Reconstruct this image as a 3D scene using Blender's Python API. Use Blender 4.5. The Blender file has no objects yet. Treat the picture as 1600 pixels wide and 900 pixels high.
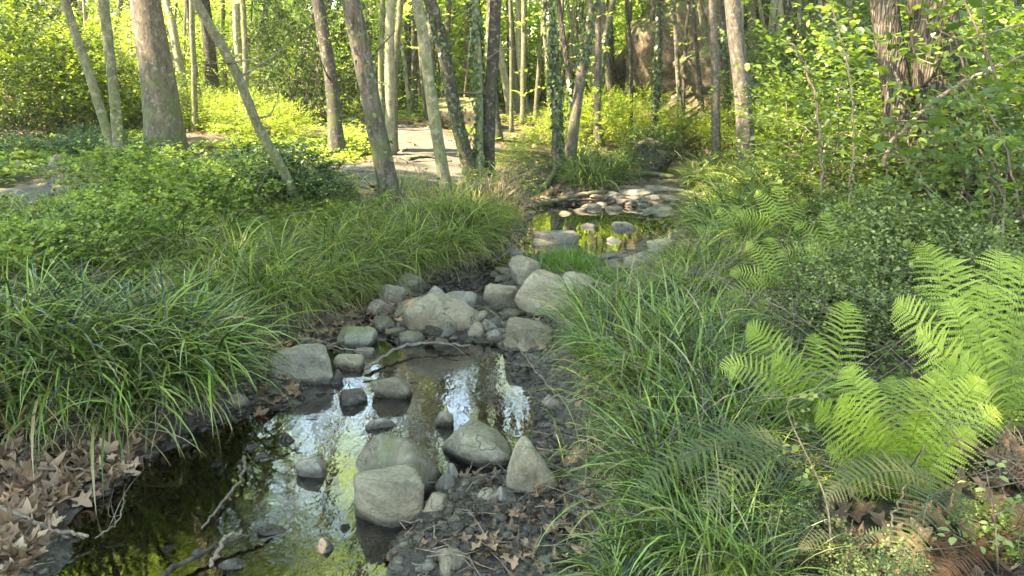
import bpy, math, random, re
import numpy as np
from mathutils import Vector

# ---------------------------------------------------------------- basics
scene = bpy.context.scene
C = scene.collection
RNG = np.random.default_rng(7)
random.seed(7)
F = 1232.0
CAM = np.array([0.0, 0.0, 1.6])
PITCH = math.radians(15.0)
FW = np.array([0, math.cos(PITCH), -math.sin(PITCH)])
UP = np.array([0, math.sin(PITCH), math.cos(PITCH)])
RT = np.array([1.0, 0, 0])

def ray(px, py):
    d = FW + RT * ((px - 800) / F) - UP * ((py - 450) / F)
    return d
def on_plane(px, py, z=0.0):
    d = ray(px, py); t = (z - CAM[2]) / d[2]
    return CAM + d * t
def at_y(px, py, Y):
    d = ray(px, py); return CAM + d * (Y / d[1])
def dist(p):
    return float(np.dot(np.asarray(p) - CAM, FW))
def to_pix(p):
    v = np.asarray(p) - CAM; z = v @ FW
    return 800 + F * (v @ RT) / z, 450 - F * (v @ UP) / z

def sm(x, a, b):
    t = np.clip((x - a) / (b - a), 0, 1); return t * t * (3 - 2 * t)

def _hash(ix, iy, iz, seed):
    h = (ix.astype(np.int64) * 374761393 + iy.astype(np.int64) * 668265263 + iz.astype(np.int64) * 1274126177 + seed * 974711) & 0xFFFFFFFF
    h = ((h ^ (h >> 13)) * 1274126177) & 0xFFFFFFFF
    h = ((h ^ (h >> 16)) * 2246822519) & 0xFFFFFFFF
    return (h & 0xFFFFFF) / float(0xFFFFFF)
def vnoise(p, seed=0):
    p = np.asarray(p, float); i = np.floor(p); f = p - i; f = f * f * (3 - 2 * f); i = i.astype(np.int64)
    out = 0
    for dx in (0, 1):
        for dy in (0, 1):
            for dz in (0, 1):
                w = (f[:, 0] if dx else 1 - f[:, 0]) * (f[:, 1] if dy else 1 - f[:, 1]) * (f[:, 2] if dz else 1 - f[:, 2])
                out = out + w * _hash(i[:, 0] + dx, i[:, 1] + dy, i[:, 2] + dz, seed)
    return out * 2 - 1
def fbm(p, seed=0, octv=4):
    p = np.asarray(p, float); a = 1.0; o = 0; n = 0
    for k in range(octv):
        o = o + a * vnoise(p * (2.03 ** k), seed + k * 17); n += a; a *= 0.5
    return o / n

# ---------------------------------------------------------------- mesh building
class MB:
    def __init__(self):
        self.v = []; self.t = []; self.f3 = []; self.f4 = []; self.n = 0
    def add(self, V, Fc, tint=0.5):
        V = np.asarray(V, float).reshape(-1, 3); Fc = np.asarray(Fc, int)
        self.v.append(V)
        self.t.append(np.full(len(V), tint) if np.isscalar(tint) else np.asarray(tint, float))
        if Fc.size:
            (self.f3 if Fc.shape[1] == 3 else self.f4).append(Fc + self.n)
        self.n += len(V)
    def stamp(self, TV, TF, M, T, tint):
        """copies of a template (k verts) by matrices M (n,3,3) and places T (n,3)"""
        n = len(T); k = len(TV)
        if n == 0: return
        V = np.einsum('nij,kj->nki', M, TV) + T[:, None, :]
        Fc = (np.asarray(TF)[None] + (np.arange(n) * k)[:, None, None]).reshape(-1, np.asarray(TF).shape[1])
        self.add(V.reshape(-1, 3), Fc, np.repeat(tint, k))
    def mesh(self, name, mat, smooth=True):
        me = bpy.data.meshes.new(name)
        V = np.concatenate(self.v); T = np.concatenate(self.t)
        f3 = np.concatenate(self.f3) if self.f3 else np.zeros((0, 3), int)
        f4 = np.concatenate(self.f4) if self.f4 else np.zeros((0, 4), int)
        me.vertices.add(len(V)); me.vertices.foreach_set('co', V.astype(np.float32).ravel())
        nl = f3.size + f4.size
        me.loops.add(nl); me.loops.foreach_set('vertex_index', np.concatenate([f3.ravel(), f4.ravel()]).astype(np.int32))
        npoly = len(f3) + len(f4); me.polygons.add(npoly)
        starts = np.concatenate([np.arange(len(f3)) * 3, f3.size + np.arange(len(f4)) * 4]).astype(np.int32)
        me.polygons.foreach_set('loop_start', starts)
        me.update(calc_edges=True); me.validate(clean_customdata=False)
        a = me.attributes.new('tint', 'FLOAT', 'POINT'); a.data.foreach_set('value', T.astype(np.float32))
        me.polygons.foreach_set('use_smooth', np.full(len(me.polygons), smooth))
        if mat: me.materials.append(mat)
        return me

def link(name, me, parent=None, loc=(0, 0, 0)):
    o = bpy.data.objects.new(name, me); C.objects.link(o); o.location = loc
    if parent is not None: o.parent = parent
    return o
USED = {}
def tag(o, label=None, cat=None, group=None, kind=None):
    if label:
        o['label'] = label; USED[label] = USED.get(label, 0) + 1
    if cat: o['category'] = cat
    if group: o['group'] = group
    if kind: o['kind'] = kind
    return o
def empty(name, loc, label, cat, group=None, rz=0):
    o = bpy.data.objects.new(name, None); C.objects.link(o); o.location = loc; o.rotation_euler = (0, 0, rz); o.empty_display_size = .1
    return tag(o, label, cat, group)
def copy_tree(o, parent=None):
    c = o.copy(); C.objects.link(c); c.parent = parent
    for ch in [x for x in KIDS.get(o.name, [])]: copy_tree(ch, c)
    return c
KIDS = {}
def kid(parent, o): KIDS.setdefault(parent.name, []).append(o); return o

# ---------------------------------------------------------------- materials
def nmat(name):
    m = bpy.data.materials.new(name); m.use_nodes = True; nt = m.node_tree; nt.nodes.clear()
    out = nt.nodes.new('ShaderNodeOutputMaterial')
    return m, nt, out
def N(nt, typ, **kw):
    n = nt.nodes.new(typ)
    for k, v in kw.items():
        if k.startswith('i_'): n.inputs[k[2:].replace('_', ' ')].default_value = v
        else: setattr(n, k, v)
    return n
def ramp(nt, fac, stops):
    r = nt.nodes.new('ShaderNodeValToRGB'); cr = r.color_ramp
    while len(cr.elements) < len(stops): cr.elements.new(0.5)
    for e, (p, c) in zip(cr.elements, stops): e.position = p; e.color = (*c, 1)
    nt.links.new(fac, r.inputs[0]); return r.outputs[0]
def noise(nt, scale, detail=4, rough=.55, vec=None, dist=0):
    n = nt.nodes.new('ShaderNodeTexNoise'); n.inputs['Scale'].default_value = scale; n.inputs['Detail'].default_value = detail
    n.inputs['Roughness'].default_value = rough; n.inputs['Distortion'].default_value = dist
    if vec is not None: nt.links.new(vec, n.inputs['Vector'])
    return n.outputs[0]
def mixc(nt, fac, a, b, mode='MIX'):
    m = nt.nodes.new('ShaderNodeMix'); m.data_type = 'RGBA'; m.blend_type = mode
    for s, v in ((m.inputs[0], fac), (m.inputs[6], a), (m.inputs[7], b)):
        if hasattr(v, 'node'): nt.links.new(v, s)
        elif isinstance(v, (tuple, list)): s.default_value = (*v, 1) if len(v) == 3 else v
        else: s.default_value = v
    return m.outputs[2]
def math_(nt, op, a, b=0.0, clamp=False):
    m = nt.nodes.new('ShaderNodeMath'); m.operation = op; m.use_clamp = clamp
    for s, v in ((m.inputs[0], a), (m.inputs[1], b)):
        if hasattr(v, 'node'): nt.links.new(v, s)
        else: s.default_value = v
    return m.outputs[0]
def bump(nt, h, strength=.5, d=.02):
    b = nt.nodes.new('ShaderNodeBump'); b.inputs['Strength'].default_value = strength; b.inputs['Distance'].default_value = d
    nt.links.new(h, b.inputs['Height']); return b.outputs[0]
def geo_z(nt):
    g = nt.nodes.new('ShaderNodeNewGeometry'); s = nt.nodes.new('ShaderNodeSeparateXYZ'); nt.links.new(g.outputs['Position'], s.inputs[0])
    return s.outputs[2], g.outputs['Position']

def leaf_mat(name, stops, trans, tw=.35, rough=.5, spec=.4, vary=.25, dry=None):
    m, nt, out = nmat(name)
    at = N(nt, 'ShaderNodeAttribute', attribute_name='tint')
    oi = N(nt, 'ShaderNodeObjectInfo')
    f = math_(nt, 'ADD', at.outputs['Fac'], math_(nt, 'MULTIPLY', math_(nt, 'SUBTRACT', oi.outputs['Random'], .5), vary))
    col = ramp(nt, f, stops)
    p = N(nt, 'ShaderNodeBsdfPrincipled'); p.inputs['Roughness'].default_value = rough
    p.inputs['Specular IOR Level'].default_value = spec
    nt.links.new(col, p.inputs['Base Color'])
    t = N(nt, 'ShaderNodeBsdfTranslucent')
    tc = mixc(nt, 1.0, col, trans, 'MULTIPLY')
    nt.links.new(tc, t.inputs['Color'])
    mx = N(nt, 'ShaderNodeMixShader'); mx.inputs[0].default_value = tw
    nt.links.new(p.outputs[0], mx.inputs[1]); nt.links.new(t.outputs[0], mx.inputs[2]); nt.links.new(mx.outputs[0], out.inputs[0])
    return m

M = {}
M['sedge'] = leaf_mat('sedge_blade', [(0, (.012, .02, .007)), (.38, (.058, .1, .016)), (.75, (.2, .29, .045)), (.88, (.2, .2, .07)), (1, (.32, .24, .12))], (1.6, 1.8, .9, 1), .18, .36, .55, .15)  # near-black and bright ramp ends paint shaded gaps and highlights between blades
M['sedge_fine'] = leaf_mat('fine_sedge_blade', [(0, (.022, .032, .01)), (.38, (.11, .165, .025)), (.75, (.28, .35, .065)), (.88, (.26, .24, .09)), (1, (.33, .22, .11))], (1.6, 1.8, .8, 1), .3, .4, .5, .16)  # dark ramp end paints the shade between fine blades
M['lime'] = leaf_mat('young_grass_blade', [(0, (.07, .13, .022)), (1, (.17, .26, .05))], (1.6, 1.8, .7, 1), .35, .45, .4, .1)
M['fern'] = leaf_mat('fern_green', [(0, (.1, .14, .02)), (.5, (.21, .27, .036)), (1, (.36, .4, .08))], (1.6, 1.8, .8, 1), .35, .5, .3, .15)
M['fern_dull'] = leaf_mat('fern_dull_green', [(0, (.06, .085, .03)), (.6, (.11, .13, .045)), (1, (.2, .15, .08))], (1.4, 1.5, .8, 1), .3, .55, .3, .15)
M['fern_dead'] = leaf_mat('fern_dead', [(0, (.08, .035, .018)), (1, (.24, .12, .06))], (1.4, 1, .7, 1), .2, .7, .2, .3)
M['leaf_bright'] = leaf_mat('sunlit_leaf', [(0, (.13, .18, .04)), (.5, (.24, .3, .085)), (1, (.37, .4, .14))], (1.9, 2.1, 1.15, 1), .55, .45, .35, .3)  # colour raised above plain leaf green to paint sunlight into the backdrop
M['leaf_mid'] = leaf_mat('green_leaf', [(0, (.02, .035, .01)), (.5, (.1, .145, .028)), (1, (.24, .29, .06))], (2.0, 2.1, .8, 1), .42, .42, .4, .3)  # dark ramp end paints shade between the leaves
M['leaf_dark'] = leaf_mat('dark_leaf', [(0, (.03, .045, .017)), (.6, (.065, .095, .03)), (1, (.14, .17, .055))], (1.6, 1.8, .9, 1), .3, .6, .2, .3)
M['leaf_broad'] = leaf_mat('broad_leaf', [(0, (.045, .075, .024)), (.6, (.1, .145, .042)), (1, (.22, .27, .055))], (1.8, 2.0, .7, 1), .4, .38, .5, .15)
M['leaf_gloss'] = leaf_mat('glossy_leaf', [(0, (.025, .035, .014)), (.5, (.105, .135, .04)), (1, (.29, .32, .11))], (1.6, 1.8, .8, 1), .25, .5, .35, .15)  # shade among the small leaves is put into the dark ramp end
M['cover'] = leaf_mat('ground_cover_leaf', [(0, (.03, .05, .014)), (.5, (.14, .195, .042)), (1, (.31, .36, .1))], (1.8, 1.9, .8, 1), .4, .6, .25, .1)
M['ivy'] = leaf_mat('ivy_leaf', [(0, (.024, .045, .014)), (.6, (.055, .09, .024)), (1, (.14, .19, .05))], (1.6, 1.9, .8, 1), .25, .3, .5, .15)
M['litter'] = leaf_mat('dead_leaf', [(0, (.05, .03, .017)), (.4, (.17, .1, .055)), (.75, (.33, .205, .12)), (1, (.46, .33, .21))], (1.1, .8, .6, 1), .1, .6, .35, .1)
M['litter_wet'] = leaf_mat('wet_dead_leaf', [(0, (.03, .02, .012)), (.5, (.085, .052, .03)), (.85, (.2, .12, .07)), (1, (.32, .2, .12))], (1, .8, .6, 1), .05, .45, .4, .1)

def bark_mat(name, c1, c2, c3, scale=9, stretch=.18, lichen=.0, moss=.0, bumps=.6, furrow=False):
    m, nt, out = nmat(name)
    tc = N(nt, 'ShaderNodeTexCoord'); mp = N(nt, 'ShaderNodeMapping'); mp.inputs['Scale'].default_value = (1, 1, stretch)
    nt.links.new(tc.outputs['Object'], mp.inputs[0])
    n1 = noise(nt, scale * 2.5, 6, .65, mp.outputs[0], .6)
    n2 = noise(nt, scale * .5, 3, .5, tc.outputs['Object'])
    n4 = noise(nt, scale * 9, 4, .7, mp.outputs[0])
    n1 = math_(nt, 'ADD', math_(nt, 'MULTIPLY', n1, .6), math_(nt, 'MULTIPLY', n4, .4))
    col = ramp(nt, n1, [(.36, c1), (.5, c2), (.63, c3)])
    h = n1
    if furrow:
        vo = N(nt, 'ShaderNodeTexVoronoi', feature='DISTANCE_TO_EDGE'); vo.inputs['Scale'].default_value = scale * 6
        mp2 = N(nt, 'ShaderNodeMapping'); mp2.inputs['Scale'].default_value = (1, 1, .16)
        wv = mixc(nt, .06, tc.outputs['Object'], N(nt, 'ShaderNodeTexNoise', i_Scale=9.0).outputs['Color'], 'ADD')
        nt.links.new(wv, mp2.inputs[0])
        nt.links.new(mp2.outputs[0], vo.inputs['Vector'])
        fur = ramp(nt, vo.outputs['Distance'], [(0, (.35, .35, .35)), (.3, (1, 1, 1))])
        col = mixc(nt, fur, tuple(x * .35 for x in c1), col)
        h = math_(nt, 'ADD', n1, math_(nt, 'MULTIPLY', fur, 1.1))
    if lichen > 0:
        n3 = noise(nt, scale * 2.2, 5, .6, tc.outputs['Object'])
        lf = ramp(nt, n3, [(.62 - lichen * .2, (0, 0, 0)), (.7 - lichen * .2, (1, 1, 1))])
        col = mixc(nt, math_(nt, 'MULTIPLY', lf, .45), col, (.27, .26, .19))
    if moss > 0:
        z, _ = geo_z(nt)
        s = N(nt, 'ShaderNodeSeparateXYZ'); nt.links.new(tc.outputs['Object'], s.inputs[0])
        mf = ramp(nt, math_(nt, 'ADD', n2, math_(nt, 'MULTIPLY', s.outputs[2], -.18)), [(.42 - moss * .2, (0, 0, 0)), (.62 - moss * .2, (1, 1, 1))])
        col = mixc(nt, math_(nt, 'MULTIPLY', mf, .6), col, (.075, .1, .025))
    oi = N(nt, 'ShaderNodeObjectInfo')
    br = N(nt, 'ShaderNodeHueSaturation'); nt.links.new(col, br.inputs['Color'])
    nt.links.new(math_(nt, 'ADD', math_(nt, 'MULTIPLY', oi.outputs['Random'], .4), .8), br.inputs['Value'])
    p = N(nt, 'ShaderNodeBsdfPrincipled'); p.inputs['Roughness'].default_value = .85; p.inputs['Specular IOR Level'].default_value = .25
    nt.links.new(br.outputs[0], p.inputs['Base Color'])
    nt.links.new(bump(nt, h, bumps, .025), p.inputs['Normal']); nt.links.new(p.outputs[0], out.inputs[0])
    return m
M['bark_brown'] = bark_mat('brown_bark', (0.034, 0.026, 0.021), (0.090, 0.071, 0.056), (0.150, 0.124, 0.098), 8, .3, .3, .5)
M['bark_dark'] = bark_mat('dark_bark', (0.017, 0.014, 0.012), (0.042, 0.035, 0.029), (0.078, 0.066, 0.054), 9, .3, .35, .4)
M['bark_red'] = bark_mat('reddish_furrowed_bark', (.03, .025, .02), (.1, .079, .063), (.2, .158, .128), 7, .16, .1, .0, .9, True)
M['bark_pale'] = bark_mat('pale_bark', (.09, .08, .05), (.2, .18, .115), (.32, .29, .2), 6, .5, .5, .2, .35)
M['bark_olive'] = bark_mat('olive_bark', (0.040, 0.040, 0.024), (0.104, 0.100, 0.060), (0.176, 0.160, 0.104), 9, .35, .4, .5)
M['bark_grey'] = bark_mat('grey_bark', (.028, .024, .02), (.085, .07, .058), (.155, .133, .112), 10, .35, .35, .15, .7)
M['twig'] = bark_mat('dead_twig', (.07, .05, .035), (.17, .125, .09), (.3, .24, .18), 14, .5, 0, 0, .4)
M['wetwood'] = bark_mat('wet_dark_wood', (.015, .012, .01), (.05, .038, .03), (.11, .085, .065), 14, .5, 0, 0, .4)

def rock_mat(name, a, b, c, moss=.0, rough=.75):
    m, nt, out = nmat(name)
    tc = N(nt, 'ShaderNodeTexCoord'); oi = N(nt, 'ShaderNodeObjectInfo')
    ad = N(nt, 'ShaderNodeVectorMath', operation='ADD'); nt.links.new(tc.outputs['Object'], ad.inputs[0])
    cb = N(nt, 'ShaderNodeCombineXYZ'); r10 = math_(nt, 'MULTIPLY', oi.outputs['Random'], 30.)
    nt.links.new(r10, cb.inputs[0]); nt.links.new(r10, cb.inputs[1]); nt.links.new(cb.outputs[0], ad.inputs[1])
    v = ad.outputs[0]
    n1 = noise(nt, 5, 6, .65, v); n2 = noise(nt, 55, 4, .7, v); n3 = noise(nt, 14, 5, .6, v, .8)
    col = ramp(nt, n1, [(.3, a), (.5, b), (.7, c)])
    col = mixc(nt, .5, col, ramp(nt, n2, [(.3, (.45, .45, .45)), (.7, (1.25, 1.25, 1.2))]), 'MULTIPLY')
    # stains and pale lichen
    col = mixc(nt, ramp(nt, n3, [(.56, (0, 0, 0)), (.68, (.5, .5, .5))]), col, (.24, .225, .16))
    col = mixc(nt, ramp(nt, n3, [(.3, (.6, .6, .6)), (.4, (0, 0, 0))]), col, tuple(x * .45 for x in a))
    # thin veins
    wv = N(nt, 'ShaderNodeTexWave', wave_type='BANDS', bands_direction='DIAGONAL'); wv.inputs['Scale'].default_value = 2.2; wv.inputs['Distortion'].default_value = 9; wv.inputs['Detail'].default_value = 4
    wv.inputs['Detail Scale'].default_value = 1.6
    nt.links.new(v, wv.inputs['Vector'])
    col = mixc(nt, math_(nt, 'MULTIPLY', ramp(nt, wv.outputs['Fac'], [(.93, (0, 0, 0)), (.99, (1, 1, 1))]), .3), col, (.3, .28, .2))
    ck = N(nt, 'ShaderNodeTexVoronoi', feature='DISTANCE_TO_EDGE'); ck.inputs['Scale'].default_value = 4.5
    wn = N(nt, 'ShaderNodeTexNoise', i_Scale=6.0); nt.links.new(v, wn.inputs['Vector'])
    nt.links.new(mixc(nt, .35, v, wn.outputs['Color'], 'ADD'), ck.inputs['Vector'])
    crack = math_(nt, 'MULTIPLY', ramp(nt, ck.outputs['Distance'], [(0, (1, 1, 1)), (.011, (0, 0, 0))]), ramp(nt, n1, [(.45, (0, 0, 0)), (.6, (1, 1, 1))]))
    col = mixc(nt, math_(nt, 'MULTIPLY', crack, .4), col, tuple(x * .3 for x in a))
    z, pos = geo_z(nt)
    if moss > 0:
        g = N(nt, 'ShaderNodeNewGeometry'); s = N(nt, 'ShaderNodeSeparateXYZ'); nt.links.new(g.outputs['Normal'], s.inputs[0])
        mf = math_(nt, 'MULTIPLY', ramp(nt, n3, [(.55 - .3 * moss, (0, 0, 0)), (.7 - .3 * moss, (1, 1, 1))]), ramp(nt, s.outputs[2], [(.2, (0, 0, 0)), (.7, (1, 1, 1))]))
        col = mixc(nt, math_(nt, 'MULTIPLY', mf, .7), col, (.095, .11, .028))
    # damp band just above the water
    wl = math_(nt, 'ADD', z, math_(nt, 'MULTIPLY', n3, .05))
    wet = ramp(nt, math_(nt, 'MULTIPLY', wl, 5.), [(.2, (1, 1, 1)), (.34, (0, 0, 0))])
    at = N(nt, 'ShaderNodeAttribute', attribute_name='tint')
    wet = math_(nt, 'MULTIPLY', wet, at.outputs['Fac'])
    col = mixc(nt, wet, col, mixc(nt, 1., col, (.24, .22, .2), 'MULTIPLY'))
    hs = N(nt, 'ShaderNodeHueSaturation'); nt.links.new(col, hs.inputs['Color'])
    nt.links.new(math_(nt, 'ADD', math_(nt, 'MULTIPLY', oi.outputs['Random'], .35), .82), hs.inputs['Value'])
    p = N(nt, 'ShaderNodeBsdfPrincipled'); nt.links.new(hs.outputs[0], p.inputs['Base Color'])
    nt.links.new(math_(nt, 'SUBTRACT', rough, math_(nt, 'MULTIPLY', wet, .45)), p.inputs['Roughness'])
    p.inputs['Specular IOR Level'].default_value = .35
    nt.links.new(bump(nt, math_(nt, 'ADD', math_(nt, 'ADD', n1, math_(nt, 'MULTIPLY', n3, .5)), math_(nt, 'SUBTRACT', math_(nt, 'MULTIPLY', n2, .3), math_(nt, 'MULTIPLY', crack, .4))), .9, .03), p.inputs['Normal'])
    nt.links.new(p.outputs[0], out.inputs[0]); return m
M['rock_olive'] = rock_mat('olive_grey_rock', (.115, .093, .061), (.225, .182, .121), (.31, .253, .172))
M['rock_brown'] = rock_mat('brown_grey_rock', (.095, .078, .052), (.185, .153, .105), (.26, .22, .152), .12)
M['rock_grey'] = rock_mat('blue_grey_rock', (.11, .096, .074), (.215, .188, .148), (.3, .264, .208))
M['rock_moss'] = rock_mat('mossy_rock', (0.135, 0.135, 0.095), (0.257, 0.243, 0.176), (0.365, 0.338, 0.243), .9)
M['rock_dark'] = rock_mat('dark_wet_rock', (.03, .023, .016), (.072, .056, .04), (.135, .108, .079), 0, .5)
M['rock_pink'] = rock_mat('pinkish_rock', (.12, .09, .066), (.22, .172, .128), (.3, .24, .185))

def ground_mat():
    m, nt, out = nmat('soil')
    tc = N(nt, 'ShaderNodeTexCoord'); v = tc.outputs['Object']
    at = N(nt, 'ShaderNodeAttribute', attribute_name='tint')
    n1 = noise(nt, 1.3, 5, .6, v); n2 = noise(nt, 28, 5, .7, v); n3 = noise(nt, 7, 4, .6, v)
    soil = ramp(nt, n2, [(.3, (.03, .022, .015)), (.5, (.08, .055, .038)), (.68, (.17, .12, .085))])
    green = ramp(nt, n2, [(.3, (.03, .03, .014)), (.6, (.075, .07, .03)), (.75, (.13, .11, .06))])
    col = mixc(nt, ramp(nt, n1, [(.45, (0, 0, 0)), (.6, (1, 1, 1))]), soil, green)
    bed = ramp(nt, n3, [(.3, (.028, .022, .016)), (.55, (.07, .056, .042)), (.75, (.13, .11, .085))])
    vo = N(nt, 'ShaderNodeTexVoronoi'); vo.inputs['Scale'].default_value = 26; nt.links.new(v, vo.inputs['Vector'])
    bed = mixc(nt, .6, bed, ramp(nt, vo.outputs['Distance'], [(0, (1.7, 1.6, 1.4)), (.6, (.4, .38, .35))]), 'MULTIPLY')
    col = mixc(nt, at.outputs['Fac'], col, bed)
    p = N(nt, 'ShaderNodeBsdfPrincipled'); nt.links.new(col, p.inputs['Base Color'])
    nt.links.new(math_(nt, 'SUBTRACT', .9, math_(nt, 'MULTIPLY', at.outputs['Fac'], .35)), p.inputs['Roughness'])
    nt.links.new(bump(nt, math_(nt, 'ADD', n2, n3), .8, .04), p.inputs['Normal'])
    nt.links.new(p.outputs[0], out.inputs[0]); return m
M['ground'] = ground_mat()
def path_mat():
    m, nt, out = nmat('trodden_earth')
    v = N(nt, 'ShaderNodeTexCoord').outputs['Object']
    n1 = noise(nt, 2.2, 6, .65, v); n2 = noise(nt, 45, 4, .7, v)
    col = ramp(nt, n1, [(.3, (.045, .037, .029)), (.48, (.085, .072, .057)), (.7, (.125, .108, .09))])
    col = mixc(nt, .5, col, ramp(nt, n2, [(.3, (.6, .58, .55)), (.7, (1.2, 1.2, 1.2))]), 'MULTIPLY')
    p = N(nt, 'ShaderNodeBsdfPrincipled'); nt.links.new(col, p.inputs['Base Color']); p.inputs['Roughness'].default_value = .95
    nt.links.new(bump(nt, math_(nt, 'ADD', n1, n2), .5, .03), p.inputs['Normal']); nt.links.new(p.outputs[0], out.inputs[0]); return m
M['path'] = path_mat()
def water_mat():
    m, nt, out = nmat('stream_water')
    tc = N(nt, 'ShaderNodeTexCoord'); mp = N(nt, 'ShaderNodeMapping'); mp.inputs['Scale'].default_value = (1, .6, 1); mp.inputs['Rotation'].default_value = (0, 0, .4)
    nt.links.new(tc.outputs['Object'], mp.inputs[0])
    n1 = noise(nt, 16, 3, .55, mp.outputs[0], .6); n2 = noise(nt, 60, 2, .5, mp.outputs[0]); n0 = noise(nt, 1.6, 2, .5, tc.outputs['Object'])
    h = math_(nt, 'ADD', math_(nt, 'MULTIPLY', n1, 1.), math_(nt, 'MULTIPLY', n2, .22))
    at = N(nt, 'ShaderNodeAttribute', attribute_name='tint')
    h = math_(nt, 'MULTIPLY', h, math_(nt, 'MULTIPLY', at.outputs['Fac'], ramp(nt, n0, [(.35, (.3, .3, .3)), (.65, (1.2, 1.2, 1.2))])))
    b = bump(nt, h, 1.0, .0019)
    fr = N(nt, 'ShaderNodeFresnel'); fr.inputs['IOR'].default_value = 1.4; nt.links.new(b, fr.inputs['Normal'])
    gl = N(nt, 'ShaderNodeBsdfGlossy'); gl.inputs['Roughness'].default_value = .015; nt.links.new(b, gl.inputs['Normal'])
    tr = N(nt, 'ShaderNodeBsdfTransparent'); tr.inputs['Color'].default_value = (.48, .385, .26, 1)
    mx = N(nt, 'ShaderNodeMixShader'); nt.links.new(math_(nt, 'MULTIPLY', fr.outputs[0], 3.1, True), mx.inputs[0])
    nt.links.new(tr.outputs[0], mx.inputs[1]); nt.links.new(gl.outputs[0], mx.inputs[2]); nt.links.new(mx.outputs[0], out.inputs[0]); return m
M['water'] = water_mat()

# ---------------------------------------------------------------- terrain
def zpx(y): return float(np.interp(y, [330, 400, 480], [.11, .09, 0.]))
def poly_px(pts): return np.array([on_plane(x, y, zpx(y))[:2] for x, y in pts])
EDGE = [(960, -150, 900), (900, 30, 880), (800, 80, 870), (740, 150, 870), (680, 300, 860), (620, 395, 855), (560, 425, 830), (500, 545, 840),
        (460, 625, 870), (420, 735, 930), (390, 790, 1060), (360, 825, 1110), (330, 832, 1130), (305, 860, 1130), (280, 950, 1110), (262, 1010, 1100)]
CH = np.concatenate([np.array([[-2.2, -6.0]]), poly_px([(l, y) for y, l, r in EDGE]), poly_px([(r, y) for y, l, r in EDGE[::-1]]), np.array([[.5, -6.0]])])
CY = np.array([-6.0] + [on_plane(800, y, zpx(y))[1] for y, l, r in EDGE] + [40.])
CX = np.array([-.8] + [(on_plane(l, y, zpx(y))[0] + on_plane(r, y, zpx(y))[0]) / 2 for y, l, r in EDGE] + [9.])
def sdist(P, poly):
    """signed distance to a polygon, negative inside"""
    P = np.asarray(P, float); d = np.full(len(P), 1e9); inside = np.zeros(len(P), bool)
    for a, b in zip(poly, np.roll(poly, -1, 0)):
        ab = b - a; t = np.clip(((P - a) @ ab) / (ab @ ab + 1e-12), 0, 1)
        q = a + t[:, None] * ab; d = np.minimum(d, np.hypot(*(P - q).T))
        c = ((a[1] > P[:, 1]) != (b[1] > P[:, 1])) & (P[:, 0] < (b[0] - a[0]) * (P[:, 1] - a[1]) / (b[1] - a[1] + 1e-12) + a[0])
        inside ^= c
    return np.where(inside, -d, d)
BARS = [(poly_px([(575, 930), (590, 868), (640, 800), (690, 740), (740, 742), (790, 745), (872, 680), (900, 930)]), .035),
        (poly_px([(610, 543), (640, 536), (770, 538), (835, 575), (960, 450), (915, 412), (850, 392), (800, 405), (770, 430), (775, 470), (720, 468), (640, 455), (560, 475), (600, 515)]), .05),
        (poly_px([(880, 440), (905, 402), (950, 398), (1000, 404), (1110, 392), (1130, 470), (900, 480)]), .07),
        (poly_px([(830, 318), (900, 316), (1020, 322), (1140, 318), (1140, 240), (850, 240)]), .09),
        (poly_px([(400, 640), (470, 640), (480, 605), (440, 560), (560, 530), (560, 480), (380, 520)]), .03),
        (poly_px([(-200, 930), (30, 930), (90, 870), (70, 830), (170, 760), (200, 720), (-200, 720)]), .045)]
LIT = poly_px([(-300, 960), (60, 960), (170, 720), (60, 690), (-300, 690)])
def H(x, y, full=False):
    x = np.atleast_1d(np.asarray(x, float)); y = np.atleast_1d(np.asarray(y, float))
    P = np.stack([x, y], 1); s = sdist(P, CH)
    s = s + .07 * fbm(np.stack([x * 2.2, y * 2.2, x * 0], 1), 3, 3)
    base = .10 * sm(y, 5.6, 7.0) + np.clip(y - 9.5, 0, 20) * .028
    cx = np.interp(y, CY, CX); left = sm(cx - x, -.6, .6)
    so = np.clip(s, 0, None)
    Lh = .05 + .24 * sm(so, 0, .5) + .18 * sm(so, .4, 2.2) + .1 * sm(so, 2, 5)
    Lh = Lh * (1 - .75 * sm(-sdist(P, LIT), -.2, .15))
    Rh = .03 + .17 * sm(so, 0, .4) + .17 * np.clip(so, 0, 7) + .02 * np.clip(so - 7, 0, 50)
    out = Lh * left + Rh * (1 - left)
    out = out + .13 * np.clip(-x - 6.2, 0, 9) * sm(y, 8, 12) * left
    out = out + .5 * np.clip(x - 2.6 - .0 * y, 0, 14) * sm(y, 11.5, 17) * (1 - sm(x, 16, 30) * .3)
    out = out + np.clip(y - 27, 0, 40) * (.09 - .03 * sm(-np.abs(x / np.maximum(y, 1) + .22), -.3, -.12))
    bed = -.15 * sm(-s, 0.02, .45)
    h = np.where(s > 0, out * sm(s, 0, .08) + 0, bed)
    for bp, bh in BARS:
        w = sm(-sdist(P, bp), -.12, .12) * (s < .25)
        h = np.where(w > 0, np.maximum(h, h * (1 - w) + (bh - base * 0) * w - 0), h)
    h = h + base * np.where(h > .1, 1, .6)
    amp = .025 + .06 * sm(s, .5, 3)
    h = h + amp * fbm(np.stack([x * 1.3, y * 1.3, x * 0], 1), 11, 4) + .012 * fbm(np.stack([x * 9, y * 9, x * 0], 1), 5, 2)
    if full: return h, s
    return h
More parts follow.
